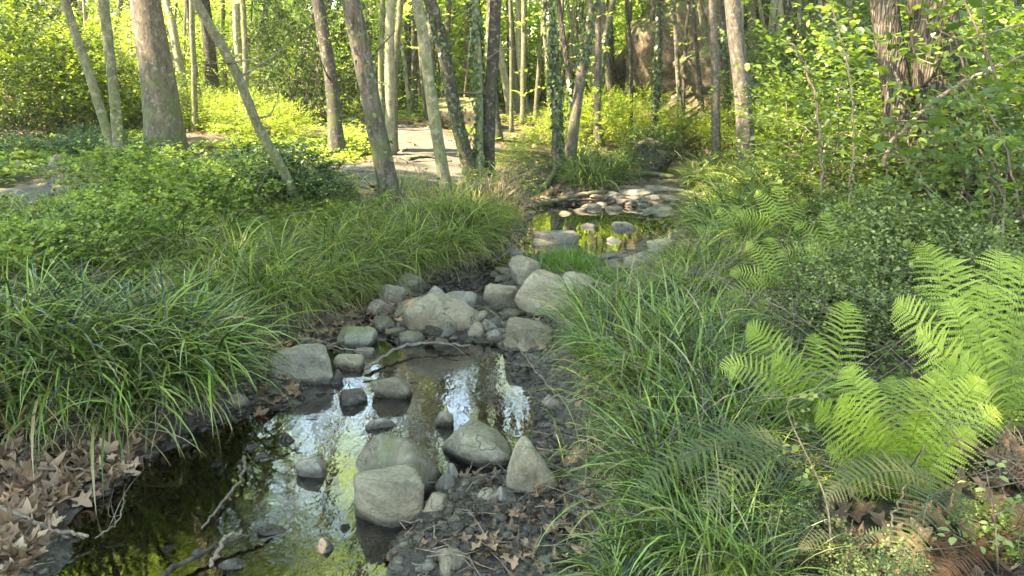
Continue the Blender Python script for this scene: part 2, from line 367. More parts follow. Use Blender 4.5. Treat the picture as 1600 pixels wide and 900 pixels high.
# tensor grid, dense near the stream
def warp(a, b, n, k):
    t = np.linspace(-1, 1, n); w = np.sinh(t * k) / np.sinh(k); return a + (w + 1) / 2 * (b - a)
GX = warp(-75, 75, 330, 5.2)
GY = np.concatenate([np.linspace(-12, .6, 20)[:-1], np.linspace(.6, 6.5, 130)[:-1], np.linspace(6.5, 14, 100)[:-1], 14 + (np.exp(np.linspace(0, 3.2, 80)) - 1) / (math.exp(3.2) - 1) * 90])
XX, YY = np.meshgrid(GX, GY); ZZ, SS = H(XX.ravel(), YY.ravel(), True)
ZG = ZZ.reshape(XX.shape)
def gz(x, y):
    """height of the ground mesh itself"""
    x = np.atleast_1d(x).astype(float); y = np.atleast_1d(y).astype(float)
    i = np.clip(np.searchsorted(GX, x) - 1, 0, len(GX) - 2); j = np.clip(np.searchsorted(GY, y) - 1, 0, len(GY) - 2)
    u = np.clip((x - GX[i]) / (GX[i + 1] - GX[i]), 0, 1); v = np.clip((y - GY[j]) / (GY[j + 1] - GY[j]), 0, 1)
    return (ZG[j, i] * (1 - u) + ZG[j, i + 1] * u) * (1 - v) + (ZG[j + 1, i] * (1 - u) + ZG[j + 1, i + 1] * u) * v
TS = np.concatenate([np.arange(1.2, 12, .02), np.arange(12, 60, .1)])
def gp(px, py, zmin=None):
    """where the ray of a pixel meets the ground (or water when zmin is given)"""
    d = ray(px, py); P = CAM + TS[:, None] * d
    h = gz(P[:, 0], P[:, 1])
    if zmin is not None: h = np.maximum(h, zmin)
    k = np.nonzero(P[:, 2] <= h)[0]
    k = k[0] if len(k) else len(TS) - 1
    p = P[k].copy(); p[2] = h[k]; return p
def sdch(x, y): return sdist(np.array([[x, y]]), CH)[0]

mb = MB(); nx, ny = len(GX), len(GY)
idx = np.arange(nx * ny).reshape(ny, nx)
Q = np.stack([idx[:-1, :-1], idx[:-1, 1:], idx[1:, 1:], idx[1:, :-1]], -1).reshape(-1, 4)
mb.add(np.stack([XX.ravel(), YY.ravel(), ZZ], 1), Q, 1 - sm(SS, -.05, .25))
tag(link('ground', mb.mesh('ground', M['ground'])), 'brown soil and leaf mould of the stream banks and wood floor', 'ground', kind='structure')

# path
PATH = [(-80, 288), (110, 287), (300, 280), (430, 268), (520, 262), (600, 252), (622, 228), (580, 204), (545, 193), (600, 189), (690, 203), (745, 226), (800, 224), (800, 243),
        (748, 254), (745, 286), (640, 300), (540, 298), (300, 304), (110, 322), (-80, 332)]
pp = np.array([gp(x, y)[:2] for x, y in PATH])
xs = np.arange(pp[:, 0].min() - .2, pp[:, 0].max() + .2, .07); ys = np.arange(pp[:, 1].min() - .2, pp[:, 1].max() + .2, .07)
X2, Y2 = np.meshgrid(xs, ys); PX = X2.ravel(); PY = Y2.ravel()
sd = sdist(np.stack([PX, PY], 1), pp) + .18 * fbm(np.stack([PX * 1.5, PY * 1.5, PX * 0], 1), 21, 3)
zz = gz(PX, PY) + .014 - .03 * sm(sd, -.12, .02)
ids = np.arange(len(PX)).reshape(X2.shape)
q = np.stack([ids[:-1, :-1], ids[:-1, 1:], ids[1:, 1:], ids[1:, :-1]], -1).reshape(-1, 4)
q = q[(sd[q] < 0.0).all(1)]
use = np.unique(q); remap = np.zeros(len(PX), int); remap[use] = np.arange(len(use))
mb = MB(); mb.add(np.stack([PX, PY, zz], 1)[use], remap[q]); tag(link('path', mb.mesh('path', M['path'])), 'pale trodden earth footpath curving through the wood', 'path', kind='structure')

def onpath(x, y): return sdist(np.stack([np.atleast_1d(x), np.atleast_1d(y)], 1), pp)

# water sheets
def sheet(name, poly, z, mat, ripple, label):
    xs = np.arange(poly[:, 0].min(), poly[:, 0].max(), .08); ys = np.arange(poly[:, 1].min(), poly[:, 1].max(), .08)
    X, Y = np.meshgrid(xs, ys); P = np.stack([X.ravel(), Y.ravel()], 1)
    ins = sdist(P, poly) < 0
    ids = np.arange(len(P)).reshape(X.shape); q = np.stack([ids[:-1, :-1], ids[:-1, 1:], ids[1:, 1:], ids[1:, :-1]], -1).reshape(-1, 4)
    q = q[ins[q].all(1)]; use = np.unique(q); rm = np.zeros(len(P), int); rm[use] = np.arange(len(use))
    mb = MB(); P = P[use]; mb.add(np.c_[P, np.full(len(P), z)], rm[q], ripple(P)); o = link(name, mb.mesh(name, mat))
    return tag(o, label, 'water', kind='structure')
low = np.concatenate([np.array([[-3.2, -2.0]]), poly_px([(l - 70, y) for y, l, r in EDGE if y > 430]), poly_px([(r + 40, y) for y, l, r in EDGE[::-1] if y > 430]), np.array([[1.0, -2.0]])])
sheet('water', low, 0.0, M['water'], lambda P: .25 + .9 * sm(P[:, 0] + .25 * P[:, 1], -.9, .2) * sm(-sdist(P, CH), 0, .3), 'dark rippled pool of the stream mirroring sky and yellow leaves')
up = poly_px([(l - 15, y) for y, l, r in EDGE if 290 < y < 440] ) ; up2 = poly_px([(r + 15, y) for y, l, r in EDGE[::-1] if 290 < y < 440])
sheet('water', np.concatenate([up, up2]), .085, M['water'], lambda P: np.full(len(P), .1), 'still upper pool between two bands of stones')

# ---------------------------------------------------------------- labels from landmarks
MARKS = []     # (words, px, py, dist)
def mark(words, p):
    x, y = to_pix(p); MARKS.append((words, x, y, dist(p)))
def auto_label(head, p, tail=''):
    """words that single one thing out by a landmark one can find"""
    x, y = to_pix(p); d = dist(p)
    c = sorted(MARKS, key=lambda m: math.hypot(m[1] - x, (m[2] - y) * 1.6) + 25 * abs(m[3] - d))
    for m in c[:30]:
        dx, dy, dd = m[1] - x, m[2] - y, m[3] - d
        if abs(dx) > max(35, abs(dy)): rel = 'right of' if dx < 0 else 'left of'
        elif dd < -.25: rel = 'just behind'
        elif dd > .25: rel = 'in front of'
        else: rel = 'beside'
        s = f'{head} {rel} {m[0]}{tail}'
        if len(re.findall(r"[A-Za-z0-9'-]+", s)) <= 16 and s not in USED: return s
    return head + tail

# ---------------------------------------------------------------- rocks
def ico(sub):
    import bmesh
    bm = bmesh.new(); bmesh.ops.create_icosphere(bm, subdivisions=sub, radius=1.0)
    V = np.array([v.co[:] for v in bm.verts]); Fc = np.array([[v.index for v in f.verts] for f in bm.faces]); bm.free(); return V, Fc
ICO = {k: ico(k) for k in (2, 3, 4, 5)}
def rock_shape(seed, sub=4, planes=14, sharp=14., rough=.05, boxy=0., pw=.92):
    r = np.random.default_rng(seed); V, Fc = ICO[sub]
    n = r.normal(size=(planes, 3)); n /= np.linalg.norm(n, axis=1)[:, None]
    if boxy: n = np.concatenate([n, np.eye(3), -np.eye(3)])
    dd = r.uniform(.5, 1.0, len(n)); sharp *= 1.6
    if boxy: dd[-6:] = .72
    k = np.maximum(V @ n.T, 1e-3) / dd                       # 1/r for each plane
    inv = (np.sum(np.where(V @ n.T > 0, k, 0) ** sharp, 1)) ** (1 / sharp)
    R = 1 / np.maximum(inv, .75)
    P = V * R[:, None]
    P = P * (1 + rough * fbm(V * 1.6 + seed, seed, 3)[:, None] + rough * .35 * fbm(V * 6 + seed, seed + 5, 3)[:, None])
    P -= (P.max(0) + P.min(0)) / 2; P /= (P.max(0) - P.min(0)) / 2
    P = np.sign(P) * np.abs(P) ** np.array([.92, .92, pw]); P = P + (.04 + rough * .5) * fbm(P * 1.7 + seed * 3, seed + 9, 3)[:, None] * P + .012 * fbm(P * 7, seed + 2, 3)[:, None] * P
    return P, Fc
def rotz(a):
    c, s = math.cos(a), math.sin(a); return np.array([[c, -s, 0], [s, c, 0], [0, 0, 1.]])
def rock(px, py, w, h, mat, label, seed, yaw=0., tilt=0., planes=14, sharp=14., depth=.85, boxy=0., rough=.05, name='boulder', cat='rock', group=None, zw=None, sub=4, short=None, wet=1.):
    zw = (.085 if py < 392 else 0.0) if zw is None else zw
    g = gp(px, py, zw); d = dist(g)
    W = w / F * d; dep = math.atan2(CAM[2] - g[2], g[1]); D = W * depth
    hm = h / F * d; dip = .07 if g[2] <= zw + .02 else .02; lo_, hi_ = .12 * W, 2 * W
    for _ in range(24):
        Hh = (lo_ + hi_) / 2; sink = .3 * Hh + dip
        top = .4 * D * math.sin(dep) + (Hh - sink) / 2 * math.cos(dep) + math.hypot((Hh + sink) / 2 * math.cos(dep), D / 2 * math.sin(dep))
        lo_, hi_ = (Hh, hi_) if top < hm else (lo_, Hh)
    P, Fc = rock_shape(seed, sub, planes, sharp, rough, boxy)
    P = P @ rotz(yaw).T; P = P / (P.max(0) - P.min(0)) * 2
    P = P * [W / 2, D / 2, (Hh + sink) / 2]
    if tilt: c, s = math.cos(tilt), math.sin(tilt); P = P @ np.array([[c, 0, -s], [0, 1, 0], [s, 0, c]])
    P[:, 2] += (Hh + sink) / 2 - sink
    mb = MB(); mb.add(P, Fc, wet)
    o = link(name, mb.mesh(name, M[mat]), loc=(g[0], g[1] + D * .40, g[2]))
    tag(o, label, cat, group)
    if short: mark(short, g)
    return o
R_ = rock
R_(602, 826, 120, 84, 'rock_olive', 'squarish grey boulder with a chipped corner standing in the stream water', 3, .3, .04, 9, 26, .8, 1, .03, short='the squarish boulder')
R_(622, 778, 142, 100, 'rock_brown', 'largest rounded brown boulder rising behind the squarish boulder', 24, .9, .1, 12, 9, .85, 0, .04, short='the large brown boulder')
R_(744, 728, 122, 68, 'rock_brown', 'domed grey boulder in the middle of the trio beside the pool', 8, .2, -.05, 13, 10, .85, 0, .04, short='the domed boulder')
R_(822, 772, 96, 88, 'rock_olive', 'pale wedge shaped boulder leaning beside the right bank leaves', 13, 1.3, -.35, 8, 18, .7, 0, .04, short='the wedge boulder')
R_(685, 522, 128, 74, 'rock_olive', 'big smooth pale dome boulder above the riffle', 31, .5, .1, 12, 9, .7, 0, .035, short='the big pale dome boulder')
R_(700, 497, 84, 42, 'rock_grey', 'blue grey boulder showing above the back of the big pale dome', 42, .5, 0, 10, 14, .8, 0, .03)
R_(652, 497, 76, 44, 'rock_brown', 'sloping tan boulder at the back edge of the big pale dome', 15, .5, .2, 9, 14, .8, 0, .04)
R_(868, 494, 122, 78, 'rock_olive', 'large slab sided boulder partly hidden by sedge blades', 119, .3, -.3, 7, 22, .7, 0, .04, short='the large slab sided boulder')
R_(905, 470, 66, 42, 'rock_olive', 'grey boulder tucked behind the sedge and the large slab sided boulder', 51, .3, .1, 8, 12, .8, 0, .04)
R_(784, 486, 58, 45, 'rock_olive', 'angular grey boulder beside the tiny dark pool', 62, .3, -.1, 8, 26, .8, 0, .05, short='the angular grey boulder')
R_(818, 447, 50, 46, 'rock_olive', 'angular pale upright stone with flat faces above the tiny pool', 77, .9, -.1, 7, 28, .7, 1, .04, short='the upright pale stone')
R_(826, 545, 82, 50, 'rock_olive', 'flat topped boulder half under the right bank sedge', 81, .4, .0, 9, 14, .8, 0, .04)
R_(466, 600, 106, 60, 'rock_grey', 'flat bluish slab lying at the foot of the left bank sedge', 91, .2, -.12, 7, 20, .62, 1, .025, short='the flat bluish slab')
R_(610, 624, 66, 42, 'rock_brown', 'round topped stone with a dark wet face out in the pool', 12, .2, 0, 12, 9, .85, 0, .04, short='the round topped wet stone')
R_(549, 634, 44, 28, 'rock_dark', 'black wet stone standing in the pool', 33, .2, 0, 9, 16, .85, 0, .05)
R_(519, 602, 32, 22, 'rock_dark', 'small dark stone at the corner of the flat bluish slab', 35, .8, 0, 9, 16, .85, 0, .05)
R_(546, 580, 50, 26, 'rock_olive', 'small flat olive stone between the slab and the riffle', 37, .8, 0, 9, 16, .85, 0, .05)
R_(555, 545, 66, 38, 'rock_moss', 'stone with a bright moss cap beside the riffle', 39, .8, 0, 11, 10, .85, 0, .05, short='the mossy stone')
R_(643, 540, 44, 22, 'rock_brown', 'oblong brown stone leaning on the front of the big pale dome', 41, .3, .1, 10, 9, .7, 0, .04)
R_(688, 545, 34, 14, 'rock_pink', 'small pale cobble in front of the big dome', 43, .3, .1, 10, 9, .7, 0, .04)
R_(742, 530, 34, 26, 'rock_olive', 'rounded tan stone touching the right end of the pale dome', 45, .3, .1, 10, 9, .7, 0, .04)
R_(771, 538, 38, 24, 'rock_grey', 'pointed blue grey stone at the head of the yellow reflections', 47, .3, .2, 8, 18, .7, 0, .05)
R_(738, 512, 44, 30, 'rock_olive', 'stone wedged between the pale dome and the angular boulder', 49, .3, .2, 8, 18, .7, 0, .05)
R_(770, 505, 34, 20, 'rock_dark', 'flat dark stone below the angular grey boulder', 50, .3, 0, 8, 18, .7, 0, .05)
R_(765, 522, 28, 20, 'rock_dark', 'reddish dark stone among small cobbles beside the pointed stone', 53, .3, 0, 8, 18, .7, 0, .05)
R_(720, 470, 26, 15, 'rock_grey', 'small pale stone at the far edge of the tiny dark pool', 54, .3, 0, 8, 18, .7, 0, .05)
R_(680, 468, 32, 22, 'rock_grey', 'grey stone under the left sedge beside the tiny pool', 55, .3, 0, 8, 18, .7, 0, .05)
R_(640, 458, 48, 34, 'rock_brown', 'brown stone half buried under drooping sedge', 56, .3, 0, 10, 12, .7, 0, .05)
R_(612, 482, 44, 40, 'rock_brown', 'rough brown stone under the overhanging left sedge', 57, .3, 0, 10, 12, .7, 0, .05)
R_(868, 380, 74, 18, 'rock_grey', 'long flat topped slab at the near edge of the upper pool', 58, .1, 0, 8, 20, .45, 1, .03, short='the long flat slab')
R_(858, 395, 56, 26, 'rock_olive', 'rounded pale stone in front of the long flat slab', 59, .1, 0, 10, 12, .7, 0, .03)
R_(800, 404, 36, 20, 'rock_moss', 'mossy stone beneath the tip of the left sedge', 60, .1, 0, 10, 12, .7, 0, .03)
R_(922, 356, 30, 8, 'rock_grey', 'flat pale stone lying in the upper pool', 61, .1, 0, 10, 12, .7, 0, .03)
R_(978, 358, 42, 11, 'rock_grey', 'longer flat stone standing just clear of the upper pool', 63, .1, 0, 8, 14, .7, 0, .03, short='the flat pool stone')
R_(966, 378, 36, 10, 'rock_grey', 'blue grey stone at the near edge of the upper pool', 64, .1, 0, 8, 14, .7, 0, .03)
R_(966, 393, 34, 18, 'rock_olive', 'tan stone in front of the blue grey pool edge stone', 65, .1, 0, 8, 14, .7, 0, .03)
R_(1012, 424, 70, 34, 'rock_olive', 'broad stone behind the tall right bank sedge', 66, .1, 0, 8, 14, .7, 0, .03)
R_(1040, 398, 52, 24, 'rock_grey', 'grey stone by the right shore of the upper pool', 67, .1, 0, 8, 14, .7, 0, .03)
R_(1068, 425, 44, 22, 'rock_brown', 'brown stone under the right bank grass', 68, .1, 0, 8, 14, .7, 0, .03)
R_(488, 746, 46, 32, 'rock_grey', 'sharp tilted grey stone poking out of the pool', 69, .3, -.4, 7, 26, .6, 0, .04, short='the sharp tilted stone')
R_(440, 694, 38, 15, 'rock_dark', 'low wet stone beside the dark left water', 70, .3, 0, 9, 12, .7, 0, .03)
R_(394, 706, 34, 12, 'rock_dark', 'low wet stone nearest the left bank sedge', 71, .3, 0, 9, 12, .7, 0, .03)
R_(408, 718, 32, 10, 'rock_dark', 'thin wet stone in front of the low bank stone', 72, .3, 0, 9, 12, .7, 0, .03)
R_(592, 672, 56, 20, 'rock_grey', 'flat half sunken stone behind the large brown boulder', 73, .3, .1, 9, 12, .6, 0, .03)
R_(690, 666, 36, 28, 'rock_brown', 'small upright brown stone behind the domed boulder', 74, .3, 0, 8, 20, .8, 0, .04)
R_(421, 838, 50, 15, 'rock_grey', 'flat pale stone awash in the lower pool', 75, .3, 0, 8, 14, .6, 0, .03, short='the awash flat stone')
R_(312, 876, 54, 20, 'rock_grey', 'grey stone beside the dark sunken branch', 76, .3, 0, 8, 14, .7, 0, .03)
R_(362, 892, 48, 20, 'rock_grey', 'layered grey stone under the dark sunken branch', 78, .3, 0, 8, 14, .7, 0, .03)
R_(507, 866, 36, 22, 'rock_grey', 'blue grey stone alone in the yellow flecked water', 79, .3, 0, 8, 14, .8, 0, .03)
R_(680, 808, 36, 34, 'rock_olive', 'small round stone to the right side of the squarish boulder', 80, .3, 0, 12, 8, .8, 0, .03)
R_(709, 750, 22, 26, 'rock_grey', 'small upright pebble between two big boulders', 82, .3, 0, 9, 12, .8, 0, .03)
R_(698, 766, 32, 26, 'rock_grey', 'tilted pale pebble below the domed boulder', 83, .3, .3, 9, 12, .8, 0, .03)
R_(760, 790, 30, 24, 'rock_olive', 'small olive stone in the leaf drift below the wedge boulder', 84, .3, .3, 9, 12, .8, 0, .03)
R_(785, 786, 26, 22, 'rock_grey', 'small blue stone at the foot of the wedge boulder', 85, .3, .3, 9, 12, .8, 0, .03)
R_(705, 912, 84, 44, 'rock_olive', 'boulder cut by the lower edge of the view among dead leaves', 86, .3, .1, 9, 12, .8, 0, .03)
R_(865, 640, 34, 26, 'rock_pink', 'pinkish stone under the right bank twigs', 87, .3, .1, 9, 12, .8, 0, .03)
R_(372, 640, 40, 26, 'rock_pink', 'pale stone under the tips of the left sedge', 88, .3, .1, 9, 12, .8, 0, .03)
R_(420, 622, 50, 20, 'rock_dark', 'dark stone covered in dead leaves below the flat slab', 89, .3, .1, 9, 12, .8, 0, .03)
R_(12, 905, 60, 24, 'rock_olive', 'pale stone in the bottom corner of the leaf bank', 90, .3, .1, 9, 12, .8, 0, .03)
R_(570, 560, 40, 16, 'rock_pink', 'pinkish flat cobble in the riffle', 92, .3, .1, 9, 12, .8, 0, .03)
R_(590, 497, 42, 28, 'rock_pink', 'pale rounded cobble under the tan sedge', 93, .3, .1, 9, 12, .8, 0, .03)
R_(598, 520, 40, 26, 'rock_brown', 'brown cobble left of the pale dome', 94, .3, .1, 9, 12, .8, 0, .03)
# banks and far bed
R_(1024, 277, 72, 60, 'rock_dark', 'dark craggy rock with ivy on its crown where the stream bends', 95, .3, .0, 10, 22, .9, 0, .14, zw=-1, short='the craggy ivy topped rock', wet=0)
R_(82, 268, 32, 26, 'rock_pink', 'brown stone sitting among bright ground leaves on the left', 96, .3, .0, 10, 12, .9, 0, .05, zw=-1, short='the brown stone', wet=0)
R_(24, 264, 24, 14, 'rock_pink', 'low pinkish stone deep in the ground leaves', 97, .3, .0, 10, 12, .9, 0, .05, zw=-1, wet=0)
R_(268, 268, 40, 22, 'rock_grey', 'pale stone at the foot of the thickest trunk', 98, .3, .0, 10, 12, .9, 0, .05, zw=-1, wet=0)
R_(338, 276, 60, 18, 'rock_grey', 'long low grey stone beyond the tall grass', 99, .3, .0, 10, 12, .6, 0, .05, zw=-1, wet=0)
R_(382, 258, 56, 14, 'rock_pink', 'flat pinkish slab set in the ground cover', 100, .3, .0, 10, 12, .6, 0, .03, zw=-1, short='the pinkish slab', wet=0)
R_(60, 325, 60, 14, 'rock_pink', 'flat stone on the edge of the left path', 101, .3, .0, 10, 12, .6, 0, .03, zw=-1, wet=0)
R_(548, 268, 34, 8, 'rock_grey', 'small flat stone on the path edge', 102, .3, .0, 10, 12, .6, 0, .03, zw=-1, wet=0)
R_(650, 300, 22, 11, 'rock_grey', 'pale stone in the grass behind two leaning trunks', 103, .3, .0, 10, 12, .6, 0, .03, zw=-1, wet=0)
R_(727, 272, 20, 9, 'rock_pink', 'small white stone by the ivy trunk on the path', 104, .3, .0, 10, 12, .6, 0, .03, zw=-1, wet=0)
far = [(938, 313, 36, 11), (962, 310, 40, 12), (985, 320, 56, 14), (1015, 322, 44, 10), (1034, 331, 44, 12), (925, 326, 34, 9), (960, 329, 30, 7), (1000, 308, 60, 14), (1050, 316, 40, 12),
       (1072, 322, 36, 9), (1090, 330, 40, 10), (1040, 300, 70, 12), (985, 297, 50, 8), (1020, 312, 28, 8), (940, 322, 22, 6), (1075, 306, 30, 9), (1105, 322, 32, 12), (905, 330, 26, 6), (880, 336, 30, 6), (1012, 333, 20, 6)]
for i, (x, y, w, h) in enumerate(far):
    p = gp(x, y, .09)
    R_(x, y, w, h, ['rock_olive', 'rock_grey', 'rock_pink'][i % 3], auto_label('%s stone in the far stone bar' % ['flat olive', 'flat grey', 'flat tan'][i % 3], p), 120 + i, .3 * i, 0, 9, 14, .7, 0, .04, name='stone', sub=3, group='stones across the head of the upper pool')
    if i in (2, 11): mark('the widest far bar stone' if i == 2 else 'the rear far bar stone', p)
# small cobbles
cob = []
for i in range(6):
    P, Fc = rock_shape(300 + i, 3, 10, 14, .05); mb = MB(); mb.add(P * [1, .8, .5], Fc, 1); cob.append([mb.mesh('cobble', M[k]) for k in ('rock_olive', 'rock_grey', 'rock_brown', 'rock_dark', 'rock_pink')])
def scatter_in(poly, n, rng, zmin=None):
    lo, hi = poly.min(0), poly.max(0); out = []
    while len(out) < n:
        p = rng.uniform(lo, hi)
        if sdist(p[None], poly)[0] < 0: out.append(p)
    return np.array(out)
rg = np.random.default_rng(12)
CW = ['olive', 'grey', 'brown', 'dark', 'tan']
ZW = ['on the bar by the three big boulders', 'in the rock field around the big pale dome', 'on the near edge of the upper pool', 'in the far bar behind the upper pool', 'at the foot of the left sedges']
zones = [(1, 60, .025, .06), (2, 60, .03, .07), (3, 50, .03, .09), (0, 26, .015, .035), (4, 28, .02, .045)]
k = 0
for zi, n, a, b in zones:
    for p in scatter_in(BARS[zi][0], n, rg):
        s = rg.uniform(a, b); ci = rg.integers(5); me = cob[rg.integers(6)][ci]
        o = link('cobble', me, loc=(p[0], p[1], gz(p[0], p[1])[0] + s * .12)); o.scale = (s, s * rg.uniform(.7, 1.1), s * rg.uniform(.6, 1.)); o.rotation_euler = (rg.uniform(-.3, .3), rg.uniform(-.3, .3), rg.uniform(0, 6))
        tag(o, f'small loose {CW[ci]} cobble ' + ZW[zi], 'cobble', f'loose {CW[ci]} cobbles ' + ZW[zi])
for zi, n, a, b in ((1, 46, .05, .12), (2, 34, .05, .13), (3, 16, .07, .14), (4, 8, .05, .1)):
    for p in scatter_in(BARS[zi][0], n, rg):
        s = rg.uniform(a, b); ci = rg.integers(5); me = cob[rg.integers(6)][ci]
        o = link('stone', me, loc=(p[0], p[1], gz(p[0], p[1])[0] + s * .15)); o.scale = (s, s * rg.uniform(.65, 1.), s * rg.uniform(.55, .95)); o.rotation_euler = (rg.uniform(-.3, .3), rg.uniform(-.3, .3), rg.uniform(0, 6))
        tag(o, f'fist sized {CW[ci]} stone ' + ZW[zi], 'stone', f'fist sized {CW[ci]} stones ' + ZW[zi])
for px, py, sc_ in [(575, 600, .07), (600, 580, .06), (640, 600, .05), (530, 615, .06), (560, 590, .06), (500, 620, .07), (470, 630, .06), (440, 640, .06), (590, 560, .05), (625, 570, .05), (660, 600, .05), (700, 585, .04), (480, 655, .05), (640, 640, .045), (560, 700, .05), (470, 720, .04), (350, 730, .05), (430, 700, .05), (390, 820, .06), (480, 800, .05), (260, 860, .06), (450, 880, .06), (540, 820, .05)]:
    g = gp(px, py, 0.); me = cob[rg.integers(6)][3 if rg.random() < .6 else 2]
    o = link('wet_stone', me, loc=(g[0], g[1], -.012)); s = sc_ * rg.uniform(.8, 1.2); o.scale = (s, s * .75, s * .45); o.rotation_euler = (0, rg.uniform(-.2, .2), rg.uniform(0, 6))
    tag(o, auto_label('small wet stone barely clear of the water', g), 'stone', 'small wet stones in the pool')
# gravel
mb = MB(); TV, TF = ICO[2]; TVr = TV * (1 + .18 * fbm(TV * 2, 4, 2)[:, None])
pts = []
lo, hi = CH.min(0), CH.max(0)
cand = np.stack([rg.uniform(lo[0], hi[0], 60000), rg.uniform(.8, 11.5, 60000)], 1)
sdc = sdist(cand, CH); cand = cand[sdc < .12]; hz = gz(cand[:, 0], cand[:, 1])
keep = (hz > -.02) | (rg.random(len(cand)) < .3); cand = cand[keep][:9000]; hz = hz[keep][:9000]
n = len(cand); sc = rg.uniform(.006, .026, n) * (1 + .12 * cand[:, 1])
Ms = np.zeros((n, 3, 3)); a = rg.uniform(0, 6.28, n)
Ms[:, 0, 0] = np.cos(a) * sc; Ms[:, 0, 1] = -np.sin(a) * sc * .75; Ms[:, 1, 0] = np.sin(a) * sc; Ms[:, 1, 1] = np.cos(a) * sc * .75; Ms[:, 2, 2] = sc * .45
mb.stamp(TVr, TF, Ms, np.c_[cand, hz + sc * .1], rg.uniform(.4, 1, n))
tag(link('gravel', mb.mesh('gravel', M['rock_dark'])), 'dark wet gravel covering the stream bed', 'gravel', kind='stuff')

# ---------------------------------------------------------------- leaf litter
def plane_leaf(seed):
    r = np.random.default_rng(seed); ang = []; rad = []
    lobes = [(-2.3, .62), (-1.25, .9), (0, 1.1), (1.25, .9), (2.3, .62)]
    out = [(-math.pi + .15, .18)]
    for i, (a, l) in enumerate(lobes):
        out += [(a - .22, l * .72), (a, l * (1 + .08 * r.normal())), (a + .22, l * .72)]
        if i < 4: out.append(((a + lobes[i + 1][0]) / 2, .46))
    out.append((math.pi - .15, .18))
    P = np.array([[math.cos(a) * l, math.sin(a) * l, 0] for a, l in out])
    mid = P * .5
    V = np.concatenate([[[0, 0, 0]], mid, P])
    n = len(P); Fc3 = [[0, 1 + i, 1 + (i + 1) % n] for i in range(n)]
    Fc4 = [[1 + i, 1 + n + i, 1 + n + (i + 1) % n, 1 + (i + 1) % n] for i in range(n)]
    c = r.uniform(.2, 1.1)
    d = r.uniform(0, 6.28); ax = np.array([math.cos(d), math.sin(d), 0])
    V[:, 2] = c * ((V @ ax) ** 2) - .25 * c * np.abs(V[:, 1]) + .12 * fbm(V * 2.2 + seed, seed, 2)
    return V, np.array(Fc3), np.array(Fc4)
LEAVES = [plane_leaf(i) for i in range(10)]
def tiltM(n, sc, rng, tilt=.35):
    a = rng.uniform(0, 6.28, n); b = rng.normal(0, tilt, n); c = rng.normal(0, tilt, n)
    ca, sa, cb, sb, cc, s_ = np.cos(a), np.sin(a), np.cos(b), np.sin(b), np.cos(c), np.sin(c)
    Rz = np.zeros((n, 3, 3)); Rz[:, 0, 0] = ca; Rz[:, 0, 1] = -sa; Rz[:, 1, 0] = sa; Rz[:, 1, 1] = ca; Rz[:, 2, 2] = 1
    Rx = np.zeros((n, 3, 3)); Rx[:, 0, 0] = 1; Rx[:, 1, 1] = cb; Rx[:, 1, 2] = -sb; Rx[:, 2, 1] = sb; Rx[:, 2, 2] = cb
    Ry = np.zeros((n, 3, 3)); Ry[:, 1, 1] = 1; Ry[:, 0, 0] = cc; Ry[:, 0, 2] = s_; Ry[:, 2, 0] = -s_; Ry[:, 2, 2] = cc
    return np.einsum('nij,njk,nkl->nil', Rx, Ry, Rz) * np.asarray(sc)[:, None, None]
def litter(mb, P2, rng, s0, s1, tints, lift=.012, tilt=.3):
    hz = gz(P2[:, 0], P2[:, 1]); kind = rng.integers(0, len(LEAVES), len(P2)); sc = rng.uniform(s0, s1, len(P2)); tt = rng.uniform(*tints, len(P2))
    for k, (V, f3, f4) in enumerate(LEAVES):
        m = kind == k; n = m.sum()
        if not n: continue
        Ms = tiltM(n, sc[m], rng, tilt); T = np.c_[P2[m], hz[m] + lift + rng.uniform(0, lift * 2, n)]
        base = mb.n; mb.stamp(V, f3, Ms, T, tt[m]); F4 = (f4[None] + (np.arange(n) * len(V))[:, None, None]).reshape(-1, 4) + base; mb.f4.append(F4)
def inpx(pts): return np.array([gp(x, y)[:2] for x, y in pts])
rg = np.random.default_rng(5)
mb = MB()
litter(mb, scatter_in(inpx([(-60, 720), (40, 700), (170, 715), (230, 735), (150, 790), (100, 800), (60, 880), (20, 930), (-100, 930)]), 620, rg), rg, .022, .07, (.1, 1.0), tilt=.45)
litter(mb, scatter_in(inpx([(30, 640), (200, 650), (260, 700), (180, 725), (-60, 720), (-60, 640)]), 90, rg), rg, .04, .07, (.1, .8))
litter(mb, scatter_in(inpx([(750, 930), (735, 850), (800, 800), (860, 760), (960, 760), (1000, 930)]), 110, rg), rg, .016, .042, (0, .9), tilt=.3)
litter(mb, scatter_in(inpx([(1240, 960), (1220, 830), (1330, 760), (1500, 680), (1700, 620), (1700, 960)]), 260, rg), rg, .035, .065, (.05, .7), tilt=.5)
litter(mb, scatter_in(inpx([(400, 520), (560, 485), (600, 505), (530, 560), (440, 570)]), 110, rg), rg, .035, .06, (.05, .75))
litter(mb, scatter_in(inpx([(380, 620), (480, 595), (500, 640), (400, 660)]), 26, rg), rg, .03, .055, (.2, .9))
litter(mb, scatter_in(inpx([(830, 325), (850, 270), (960, 290), (940, 315)]), 170, rg), rg, .045, .075, (.3, .95))
litter(mb, scatter_in(inpx([(790, 400), (790, 365), (850, 360), (870, 400)]), 60, rg), rg, .035, .06, (.3, .95))
litter(mb, scatter_in(inpx([(560, 520), (590, 470), (700, 470), (600, 540)]), 60, rg), rg, .03, .05, (.2, .8))
litter(mb, scatter_in(BARS[1][0], 90, rg), rg, .025, .05, (.1, .8))
litter(mb, scatter_in(BARS[2][0], 60, rg), rg, .03, .05, (.1, .8))
litter(mb, scatter_in(BARS[3][0], 130, rg), rg, .04, .06, (.2, .8))
